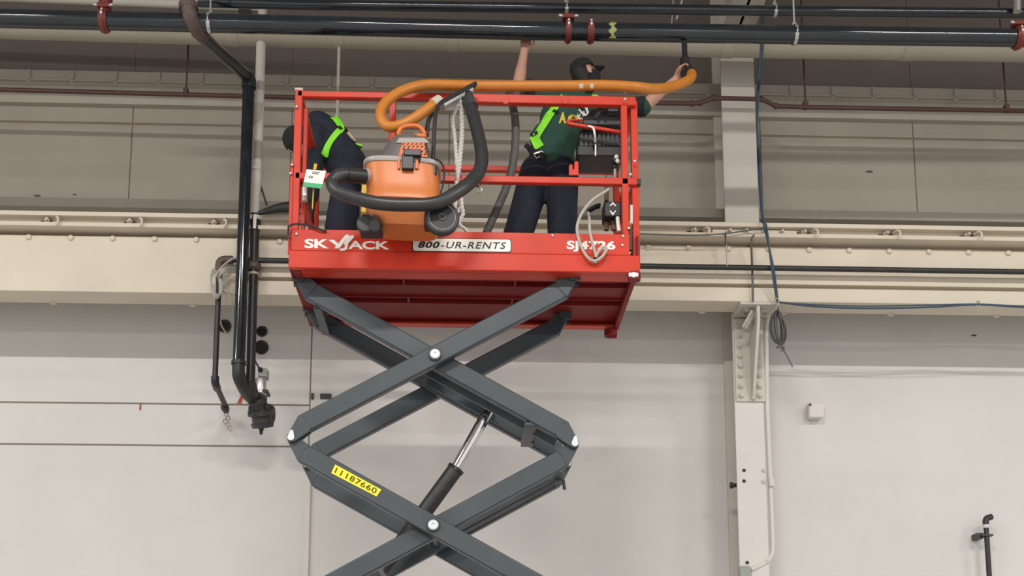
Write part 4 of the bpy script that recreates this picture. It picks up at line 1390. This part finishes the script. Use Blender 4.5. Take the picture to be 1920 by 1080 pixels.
# nozzle
nz = root('hose_nozzle', P(1284, 130, 8.5), 'black nozzle held upright against the underside of the pipe', 'nozzle')
B().lathe(P(1285, 138, 8.52), P(1283, 75, 8.60) - P(1285, 138, 8.52), [(0.034, -0.02), (0.036, 0.06), (0.034, 0.105), (0.040, 0.11), (0.040, 0.135), (0.024, 0.16), (0.02, 0.215), (0.022, 0.30), (0.008, 0.303)], 18).build('nozzle_body', M['plastic'], nz)
B().tube(smooth_path(PP((1285, 132, 8.52), (1291, 131, 8.50), (1295, 137, 8.47)), 5), 0.040, 14).build('nozzle_elbow', M['plastic'], nz)
# grey hose behind the rail
gh = resample(smooth_path(PP((955, 168, 8.16), (959, 188, 8.2), (966, 225, 8.22), (966, 270, 8.24), (960, 315, 8.26), (948, 355, 8.28), (932, 392, 8.3), (915, 430, 8.32), (895, 478, 8.35), (880, 490, 8.36)), 8), 0.011)
B().tube(gh, 0.029, 14, rf=rib(2, 0.03)).build('grey_hose', M['hose_grey'], label='dull grey hose hanging inside the rail beside the standing worker', cat='hose')

# rope
ro = B()


def twisted(pts, r, tw=0.035):
    path = resample(smooth_path(pts, 8), 0.008)
    s = 0
    for ph in (0, 2.1, 4.2):
        out = []
        for i, p in enumerate(path):
            a = i * 0.008 / tw * 2 * pi + ph
            out.append(p + Vector((cos(a) * r * 0.55, sin(a) * r * 0.55, 0)))
        ro.tube(out, r * 0.6, 6)


twisted(PP((876, 198, 7.90), (868, 178, 7.86), (862, 172, 7.83), (860, 182, 7.85), (865, 205, 7.90), (866, 250, 7.93), (862, 300, 7.95), (859, 325, 7.96)), 0.016)
twisted(PP((858, 196, 7.87), (852, 215, 7.92), (849, 226, 7.93), (853, 260, 7.94), (856, 300, 7.95), (858, 330, 7.96), (857, 345, 8.0)), 0.014)
twisted(PP((856, 340, 7.96), (855, 370, 7.98), (853, 395, 8.0), (858, 398, 8.02), (866, 384, 8.02)), 0.013)
twisted(PP((862, 345, 7.97), (864, 365, 7.98), (866, 388, 8.0), (868, 402, 8.02), (861, 415, 8.03), (864, 424, 8.05), (873, 430, 8.06), (878, 440, 8.07)), 0.014)
ro.build('white_rope', M['rope'], label='white twisted rope tying the vacuum to the orange rail', cat='rope')
sn = root('safety_hook', P(898, 340, 8.05), 'small red snap hook dangling below the mid rail', 'hook')
B().cyl(P(896, 338, 8.04), P(897, 350, 8.04), 0.016, n=10).build('swivel', M['coupling'], sn)
B().tube([P(899 + 4 * cos(t), 355 + 5 * sin(t), 8.04) for t in [radians(-110 + 280 * k / 12) for k in range(13)]], 0.006, 8).build('hook_ring', M['zinc'], sn)

# tag on the left post
tgr = root('rail_tag', P(588, 353, 7.93), 'white card tag with green lower edge on the left rail post', 'tag')
c4 = [P(575, 318, 7.93), P(611, 320, 7.92), P(603, 354, 7.93), P(568, 351, 7.94)]
B().prism([(p.x, p.z) for p in c4], 7.925, 7.931).build('card', M['white'], tgr)
g4 = [c4[3].lerp(c4[0], 0.24), c4[2].lerp(c4[1], 0.24), c4[2], c4[3]]
B().prism([(p.x, p.z) for p in g4], 7.9225, 7.926).build('green_band', M['tag_green'], tgr)
q = B()
text_on(q, 'CS', P(578, 333.5, 7.924), P(586, 334.5, 7.924), P(579, 329.5, 7.924), bold=0.02)
for k, (x1_) in enumerate((602, 600)):
    q.prism(poly_px([(588, 331 + 3 * k), (x1_, 332 + 3 * k), (x1_, 333.2 + 3 * k), (588, 332.2 + 3 * k)]), 7.923, 7.926)
q.build('card_print', M['black_print'], tgr)
B().bar(P(590, 318, 7.95), P(592, 308, 8.02), 0.02, 0.008).build('tag_tie', M['print_yellow'], tgr)
B().pbox(567, 366, 575, 350, 7.97, 7.985).build('tag_clip', M['white'], tgr, bevel=0.005)
B().bar(P(586, 392, 8.0), P(588, 354, 7.96), 0.03, 0.006).build('yellow_strap', M['print_yellow'], label='narrow yellow strap hanging below the white tag', cat='strap')
yl = root('yellow_level', Vector((P(681, 480, 8.35).x, 8.35, zDK)), 'yellow bar standing on the deck behind the vacuum', 'bar')
a, b = P(676, 470, 8.35), P(688, 334, 8.35)
B().box((a.x, 8.33, zDK), (b.x, 8.39, b.z)).build('bar_body', M['yellow_bar'], yl, bevel=0.004)
B().box((a.x - 0.006, 8.325, b.z - 0.02), (b.x + 0.006, 8.395, b.z)).build('bar_cap', M['yellow'], yl, bevel=0.004)
B().tube(smooth_path(PP((541, 432, 7.96), (542, 424, 7.97), (556, 420, 7.97), (580, 423, 7.98), (600, 430, 7.98), (612, 434, 7.99)), 6), 0.007, 8).tube(smooth_path(PP((541, 430, 7.96), (540, 440, 7.97), (543, 448, 7.97)), 4), 0.006, 8).build('black_lead', M['plastic'], label='thin black lead looped over the corner of the platform edge', cat='cable')
# pale cable by the controls
pc = B()
pc.tube(smooth_path(PP((1153, 318, 8.14), (1152, 335, 8.1), (1140, 355, 8.06), (1112, 374, 8.02), (1092, 398, 7.98), (1082, 425, 7.96), (1086, 452, 7.95), (1098, 478, 7.95), (1113, 489, 7.95), (1128, 482, 7.95), (1137, 468, 7.95), (1132, 463, 7.955), (1122, 472, 7.955), (1116, 484, 7.96)), 6), 0.0105, 8)
pc.tube(smooth_path(PP((1103, 399, 8.15), (1105, 412, 8.02), (1106, 435, 7.97), (1112, 460, 7.955), (1117, 480, 7.955), (1116, 493, 7.955)), 6), 0.0105, 8)
pcx = pc.build('control_cable', M['cable_grey'], label='pale control cable looping down over the orange toe board', cat='cable')
B().tube([P(1116 + 3 * cos(t), 487 + 4 * sin(t), 7.95 + 0.01 * sin(t)) for t in [2 * pi * k / 10 for k in range(10)]], 0.006, 6, closed=True).build('tie', M['plastic'], pcx)
B().tube(smooth_path(PP((1158, 408, 8.1), (1159, 420, 8.08), (1161, 434, 8.06)), 4), 0.014, 8).build('white_lead', M['white'], label='short white lead under the black switch box', cat='cable')

# ================================================================== PEOPLE
def hand(bld, wrist, mid, palm_dir, side, curl_axis_pt, spread=0.02, curl=1.2, thumb=1, s=1.0):
    """palm slab from wrist to mid, four curled fingers and a thumb.
    palm_dir: direction the palm faces; side: direction from little finger to index"""
    f = (mid - wrist).normalized()
    pn = (palm_dir - f * palm_dir.dot(f)).normalized()
    sd = f.cross(pn).normalized()
    if sd.dot(side) < 0:
        sd = -sd
    L = 0.095 * s
    for k in range(4):
        off = sd * ((k - 1.5) * 0.021 * s)
        bld.caps(wrist + off * 0.55, wrist + f * L + off, 0.016 * s, 0.0125 * s, n=10)
    seg = (0.043, 0.027, 0.021)
    scale = (0.82, 0.97, 1.05, 0.95)
    for k in range(4):
        p = wrist + f * L + sd * ((k - 1.5) * 0.022 * s)
        ang = 0.25
        r = 0.0098
        for j in range(3):
            ang += curl * (0.55 if j == 0 else 0.75)
            d = f * cos(ang) + pn * sin(ang) + sd * ((k - 1.5) * 0.05)
            q = p + d.normalized() * seg[j] * scale[k] * s
            bld.caps(p, q, r * s, (r - 0.001) * s, n=10)
            p, r = q, r - 0.001
    p = wrist + f * 0.03 * s + sd * 0.026 * s * thumb
    d = (f * 0.55 + sd * 0.7 * thumb + pn * 0.35).normalized()
    q = p + d * 0.045 * s
    bld.caps(p, q, 0.014 * s, 0.011 * s, n=10)
    d2 = (f * 0.75 + sd * 0.15 * thumb + pn * 0.65).normalized()
    bld.caps(q, q + d2 * 0.033 * s, 0.011 * s, 0.009 * s, n=10)


def head_rig(c, fwd, upv):
    fwd = fwd.normalized()
    sd = upv.cross(fwd).normalized()
    upv = fwd.cross(sd).normalized()
    rot = Matrix((sd, -fwd, upv)).transposed()       # local x = side, -y = face, z = up
    return lambda x, y, z: c + rot @ Vector((x, y, z)), rot


def head_shape(bld, L, rot):
    bld.ball(L(0, 0.012, 0.03), 0.074, 0.092, 0.085, rot)
    bld.ball(L(0, -0.02, -0.035), 0.060, 0.072, 0.078, rot)
    bld.ball(L(0, -0.045, -0.085), 0.034, 0.034, 0.026, rot)
    bld.caps(L(0, -0.088, 0.012), L(0, -0.108, -0.022), 0.010, 0.015)
    for s in (-1, 1):
        bld.ball(L(0.074 * s, 0.008, -0.012), 0.010, 0.022, 0.034, rot)
        bld.ball(L(0.028 * s, -0.082, 0.028), 0.020, 0.010, 0.010, rot)
        bld.ball(L(0.035 * s, -0.066, -0.03), 0.024, 0.020, 0.022, rot)
    bld.ball(L(0, -0.088, -0.052), 0.026, 0.012, 0.007, rot)
    bld.ball(L(0, -0.086, -0.064), 0.022, 0.012, 0.008, rot)


def eyes(par, L, rot):
    for s in (-1, 1):
        B().ball(L(0.029 * s, -0.086, 0.008), 0.011, 0.007, 0.0065, rot, n=12, m=8).build('eye', M['rope'], par)
        B().ball(L(0.029 * s, -0.0915, 0.008), 0.0065, 0.004, 0.0062, rot, n=10, m=6).build('iris', M['hair'], par)


# ---- the standing worker, reaching up with both arms
w1 = root('person', Vector((P(1000, 545, 8.72).x, 8.72, zDK)), 'person standing in green shirt and black cap, holding a nozzle overhead', 'person')
YP = 8.74
hipL, hipR = P(1006, 322, YP), P(1054, 324, YP - 0.03)
pel = P(1031, 306, YP)
kneeL, kneeR = P(974, 432, YP - 0.09), P(1054, 436, YP - 0.10)
ankL, ankR = P(935, 541, YP), P(1056, 545, YP - 0.02)
ankL.z = ankR.z = zDK + 0.09
chest = P(1058, 224, YP)
neck = P(1083, 176, YP)
shL, shR = P(1036, 184, YP - 0.02), P(1128, 203, YP - 0.03)
elL, wrL = P(972, 160, YP - 0.08), P(983, 95, YP - 0.05)
elR, wrR = P(1207, 200, YP - 0.14), P(1266, 150, YP - 0.20)
hc = P(1097, 139, YP)
Lh, rh = head_rig(hc, Vector((0.84, 0.40, 0.42)), Vector((-0.40, 0.0, 0.92)))
bd = B()
bd.ball(pel, 0.165, 0.115, 0.12)
bd.caps(pel, chest, 0.135, 0.15)
bd.ball(chest, 0.17, 0.12, 0.17)
bd.caps(chest, neck, 0.13, 0.06)
bd.caps(neck - Vector((0, 0, 0.04)), Lh(0, 0.02, -0.04), 0.060, 0.055)
bd.caps(shL, shR, 0.07, 0.07)
bd.caps(shL, elL, 0.060, 0.046)
bd.caps(elL, wrL, 0.047, 0.030)
bd.caps(elL.lerp(wrL, 0.12), elL.lerp(wrL, 0.45), 0.048, 0.044)
bd.caps(shR, elR, 0.060, 0.046)
bd.caps(elR, wrR, 0.048, 0.030)
bd.caps(elR.lerp(wrR, 0.12), elR.lerp(wrR, 0.45), 0.050, 0.044)
for a, b, c in ((hipL, kneeL, ankL), (hipR, kneeR, ankR)):
    bd.caps(a, b, 0.095, 0.062)
    bd.caps(b, c, 0.062, 0.042)
    bd.caps(c - Vector((0, 0, 0.04)), c + Vector((-0.02, -0.17, -0.05)), 0.045, 0.035)
head_shape(bd, Lh, rh)
hand(bd, wrL, P(986, 74, YP - 0.04), Vector((0.1, -1, 0.3)), Vector((1, 0, 0)), None, curl=0.5)
hand(bd, wrR, P(1283, 124, YP - 0.22), Vector((0.75, -0.5, 0.0)), Vector((0, 0, 1)), None, curl=1.0)
body = blob(bd, 'body', M['skin'], w1, 0.0065, 3)
eyes(w1, Lh, rh)
q = B()
q.caps(chest + (pel - chest) * 0.95, chest, 0.150, 0.168)
q.ball(chest, 0.192, 0.142, 0.185)
q.ball(pel + (chest - pel) * 0.12, 0.180, 0.145, 0.11)
q.ball(pel.lerp(chest, 0.5) + Vector((-0.045, 0, 0)), 0.165, 0.145, 0.17)
q.caps(chest, neck - (neck - chest) * 0.12, 0.150, 0.085)
q.caps(shL, shR, 0.088, 0.086)
q.caps(shL, shL.lerp(elL, 0.72), 0.082, 0.074)
q.caps(shR, shR.lerp(elR, 0.98), 0.082, 0.070)
shirt = blob(q, 'shirt', M['green'], w1, 0.011, 5)
q = B()
q.ball(pel + Vector((0, 0, -0.02)), 0.185, 0.135, 0.125)
for a, b, c in ((hipL, kneeL, ankL), (hipR, kneeR, ankR)):
    q.caps(a, b, 0.128, 0.112)
    q.caps(b, c + Vector((0, 0, -0.01)), 0.112, 0.095)
pants = blob(q, 'trousers', M['navy'], w1, 0.012, 5)
q = B()
sl1 = shL.lerp(elL, 0.55), shL.lerp(elL, 0.80)
sl2 = shR.lerp(elR, 0.45), elR
q.cyl(sl1[0], sl1[1], 0.080, 0.076, 18)
o = q.build('sleeve_cuff', M['black_cloth'], w1)
q = B().caps(shR.lerp(elR, 0.35), shR.lerp(elR, 0.93), 0.080, 0.076)
q.cyl(shR.lerp(elR, 0.93), elR + (elR - shR).normalized() * 0.015, 0.077, 0.072, 18)
q.build('sleeve', M['black_cloth'], w1, ang=1.2)
for c in (ankL, ankR):
    q = B().caps(c + Vector((0, 0.02, -0.035)), c + Vector((-0.03, -0.19, -0.045)), 0.052, 0.043)
    q.caps(c + Vector((0, 0.02, 0.02)), c + Vector((0, 0.02, -0.04)), 0.056, 0.052)
    bo = blob(q, 'boot', M['boot'], w1, 0.010, 3)
# hair, cap, black cover over lower face and neck
q = B().ball(Lh(0, 0.035, 0.005), 0.080, 0.080, 0.095, rh)
q.ball(Lh(0, 0.055, -0.05), 0.070, 0.055, 0.065, rh)
q.ball(Lh(0, 0.070, -0.085), 0.055, 0.040, 0.045, rh)
blob(q, 'hair', M['hair'], w1, 0.010, 3)
q = B()
for i in range(9):
    pass
rings = []
for i in range(8):
    a = (pi / 2) * i / 7
    rr = []
    for k in range(28):
        t = 2 * pi * k / 28
        rr.append(Lh(0.086 * cos(a) ** 0.6 * cos(t), 0.004 + 0.104 * cos(a) ** 0.6 * sin(t), 0.034 + 0.092 * sin(a)))
    rings.append(rr)
q.loft(rings)
cap = q.build('cap', M['black_cloth'], w1, ang=1.2)
q = B()
top, bot = [], []
for i in range(7):
    r = i / 6
    for k in range(13):
        t = radians(-65 + 130 * k / 12)
        x = 0.086 * sin(t) * (1 - 0.12 * r)
        y = -0.100 * cos(t) + 0.004 - r * 0.105 * (0.40 + 0.60 * cos(t))
        z = 0.034 - 0.022 * (abs(sin(t)) ** 2) - 0.012 * r
        top.append(Lh(x, y, z + 0.004))
        bot.append(Lh(x, y, z - 0.004))
n = len(top)
fs = []
for i in range(6):
    for k in range(12):
        a = i * 13 + k
        fs.append((a, a + 1, a + 14, a + 13))
        fs.append((n + a, n + a + 13, n + a + 14, n + a + 1))
    for k in (0, 12):
        a = i * 13 + k
        fs.append((a, a + 13, n + a + 13, n + a))
for i in (0, 6):
    for k in range(12):
        a = i * 13 + k
        fs.append((a, a + 1, n + a + 1, n + a))
q.add(top + bot, fs)
q.build('brim', M['black_cloth'], cap, ang=1.2)
B().ball(Lh(0, 0.004, 0.131), 0.010, 0.010, 0.006).build('button', M['black_cloth'], cap)
q = B().ball(Lh(0, -0.034, -0.040), 0.074, 0.087, 0.062, rh)
q.ball(Lh(0, -0.05, -0.09), 0.045, 0.048, 0.035, rh)
q.caps(Lh(0, -0.005, -0.09), neck.lerp(Lh(0, 0, -0.1), 0.4), 0.060, 0.066)
blob(q, 'lower_face_cover', M['black_cloth'], w1, 0.010, 3)
# harness and shirt print
bv = bvh_of(shirt, pants)
q = B()
drape(q, bv, PP((1056, 196, YP), (1046, 208, YP), (1024, 238, YP), (1004, 268, YP)), 0.062)
hs0 = q
q = B()
drape(q, bv, PP((999, 266, YP), (1004, 278, YP), (1010, 291, YP)), 0.066)
low_ = q
q = hs0
hs = q.build('harness', M['hivis'], w1, ang=1.0)
q = B()
drape(q, bv, PP((1112, 190, YP), (1116, 200, YP), (1118, 212, YP)), 0.05)
q.build('chest_strap', M['hivis'], hs, ang=1.0)
low_.build('leg_strap', M['hivis'], hs, ang=1.0)
q = B()
drape(q, bv, PP((1052, 214, YP), (1070, 208, YP), (1092, 220, YP)), 0.030, off=0.009)
q.build('harness_strap', M['black_cloth'], hs, ang=1.0)
q = B()
drape(q, bv, PP((993, 262, YP), (1006, 262, YP)), 0.03, off=0.012)
q.build('harness_strap', M['black_cloth'], hs, ang=1.0)
q = B()
drape(q, bv, PP((984, 282, YP), (1000, 296, YP), (1020, 312, YP)), 0.04, off=0.012)
q.build('harness_strap', M['black_cloth'], hs, ang=1.0)
q = B()
drape(q, bv, PP((1034, 226, YP), (1044, 232, YP)), 0.02, off=0.014)
q.build('harness_strap', M['black_cloth'], hs, ang=1.0)
q = B()
a = bv.ray_cast(Vector((P(1010, 288, 8.6).x, 7, P(1010, 288, 8.6).z)), Vector((0, 1, 0)))[0]
yy = (a.y if a else 8.6) - 0.02
pts = PP((1001, 289, yy), (1015, 284, yy), (1020, 291, yy), (1006, 297, yy))
for k in range(4):
    q.bar(pts[k], pts[(k + 1) % 4], 0.010, 0.010)
q.build('buckle', M['zinc'], hs)


def shirt_text(s, bl, br, tl, mt, name, **kw):
    vs, fs = text_raw(s, **kw)
    q = B()
    out = []
    b0, b1, b2 = P(*bl, 8.6), P(*br, 8.6), P(*tl, 8.6)
    for x, y, z in vs:
        p = b0 + (b1 - b0) * x + (b2 - b0) * y
        h = bv.ray_cast(Vector((p.x, 7, p.z)), Vector((0, 1, 0)))[0]
        yv = h.y if h is not None and h.y < 8.8 else 8.62
        out.append((p.x, yv - (0.006 if z > 0 else 0.001), p.z))
    q.add(out, fs)
    return q.build(name, M[mt], shirt)


shirt_text('A', (1047, 234), (1061, 234), (1048, 214), 'print_yellow', 'shirt_print', bold=0.05)
shirt_text('C', (1064, 235), (1085, 236), (1064, 216), 'print_yellow', 'shirt_print', bold=0.05)
shirt_text('D', (1080, 222), (1096, 226), (1086, 202), 'white', 'shirt_print', bold=0.08)
shirt_text('U', (1097, 214), (1109, 208), (1088, 196), 'white', 'shirt_print', bold=0.08)

# ---- the bending worker
w2 = root('person', Vector((P(640, 556, 8.96).x, 8.96, zDK)), 'person bending forward in navy clothes with lime harness strap', 'person')
YQ = 9.05
h1, h2 = P(655, 325, YQ - 0.22), P(645, 325, YQ - 0.06)
pel2 = P(648, 311, YQ - 0.13)
k1, k2 = P(634, 430, YQ - 0.24), P(650, 430, YQ - 0.06)
a1, a2 = P(634, 546, YQ - 0.24), P(660, 546, YQ - 0.05)
a1.z = a2.z = zDK + 0.09
ch2 = P(609, 258, YQ)
nk2 = P(577, 250, YQ)
s1_, s2_ = P(592, 252, YQ - 0.17), P(590, 246, YQ + 0.17)
e1, e2 = P(588, 318, YQ - 0.22), P(578, 312, YQ + 0.2)
f1, f2 = P(584, 376, YQ - 0.30), P(570, 372, YQ + 0.1)
hc2 = P(557, 266, YQ)
Lq, rq = head_rig(hc2, Vector((-0.35, 0.35, -0.86)), Vector((-0.90, 0.0, 0.36)))
bd = B()
bd.ball(pel2, 0.125, 0.16, 0.125)
bd.caps(pel2, ch2, 0.125, 0.145)
bd.ball(ch2, 0.15, 0.17, 0.14)
bd.caps(ch2, nk2, 0.11, 0.06)
bd.caps(nk2, Lq(0, 0.03, -0.03), 0.058, 0.055)
bd.caps(s1_, s2_, 0.065, 0.065)
for a, b, c in ((s1_, e1, f1), (s2_, e2, f2)):
    bd.caps(a, b, 0.058, 0.045)
    bd.caps(b, c, 0.046, 0.030)
for a, b, c in ((h1, k1, a1), (h2, k2, a2)):
    bd.caps(a, b, 0.095, 0.062)
    bd.caps(b, c, 0.062, 0.042)
    bd.caps(c - Vector((0, 0, 0.04)), c + Vector((-0.17, -0.02, -0.05)), 0.045, 0.035)
head_shape(bd, Lq, rq)
for wv, pd in ((f1, Vector((0.2, 1, 0))), (f2, Vector((0.2, -1, 0)))):
    hand(bd, wv, wv + Vector((-0.02, -0.01, -0.1)), pd, Vector((-1, 0, 0)), None, curl=0.45)
blob(bd, 'body', M['skin'], w2, 0.0065, 3)
for wv, pd in ((f1, Vector((0.2, 1, 0))), (f2, Vector((0.2, -1, 0)))):
    q = B()
    hand(q, wv, wv + Vector((-0.02, -0.01, -0.1)), pd, Vector((-1, 0, 0)), None, curl=0.45, s=1.08)
    q.caps(wv + Vector((0.0, 0.0, 0.05)), wv, 0.040, 0.036)
    blob(q, 'glove', M['black_cloth'], w2, 0.006, 2)
eyes(w2, Lq, rq)
q = B()
q.caps(pel2 + Vector((0.01, 0, 0.02)), ch2, 0.150, 0.170)
q.ball(ch2, 0.18, 0.20, 0.165)
q.ball(P(598, 240, YQ), 0.13, 0.19, 0.11)
q.ball(pel2 + Vector((0.02, 0, 0.02)), 0.15, 0.175, 0.13)
q.caps(ch2, nk2, 0.15, 0.085)
q.caps(s1_, s2_, 0.085, 0.085)
for a, b, c in ((s1_, e1, f1), (s2_, e2, f2)):
    q.caps(a, b, 0.085, 0.070)
    q.caps(b, b.lerp(c, 0.9), 0.070, 0.050)
jk = blob(q, 'jacket', M['navy'], w2, 0.012, 5)
q = B()
q.ball(pel2 + Vector((0.0, 0, -0.03)), 0.15, 0.185, 0.14)
for a, b, c in ((h1, k1, a1), (h2, k2, a2)):
    q.caps(a, b, 0.118, 0.105)
    q.caps(b, c + Vector((0, 0, -0.01)), 0.105, 0.09)
tr2 = blob(q, 'trousers', M['navy'], w2, 0.012, 5)
for c in (a1, a2):
    q = B().caps(c + Vector((0.02, 0, -0.035)), c + Vector((-0.19, -0.02, -0.045)), 0.052, 0.043)
    q.caps(c + Vector((0.02, 0, 0.02)), c + Vector((0.02, 0, -0.04)), 0.056, 0.052)
    blob(q, 'boot', M['boot'], w2, 0.010, 3)
q = B().ball(Lq(0, 0.016, 0.020), 0.090, 0.108, 0.104, rq)
q.ball(Lq(0, 0.05, -0.05), 0.085, 0.075, 0.09, rq)
blob(q, 'beanie', M['black_cloth'], w2, 0.010, 3)
bv2 = bvh_of(jk, tr2)
q = B()
drape(q, bv2, PP((628, 236, YQ), (640, 250, YQ), (643, 262, YQ), (632, 282, YQ), (621, 300, YQ), (615, 318, YQ)), 0.050)
hq = q.build('harness', M['hivis'], w2, ang=1.0)
q = B()
drape(q, bv2, PP((638, 256, YQ), (645, 262, YQ)), 0.035, off=0.012)
q.build('harness_clip', M['black_cloth'], hq, ang=1.0)
q = B()
drape(q, bv2, PP((646, 248, YQ), (662, 270, YQ), (673, 292, YQ), (678, 306, YQ)), 0.018, off=0.010)
q.build('harness_strap', M['black_cloth'], hq, ang=1.0)
q = B()
q.tube(smooth_path(PP((652, 250, YQ - 0.12), (666, 270, YQ - 0.13), (675, 290, YQ - 0.13), (681, 306, YQ - 0.12)), 6), 0.020, 8)
q.build('lanyard', M['tan'], hq, label='tan lanyard')
q = B().bar(P(666, 272, YQ - 0.16), P(679, 276, YQ - 0.15), 0.05, 0.012)
q.build('lanyard_pad', M['hivis'], hq)
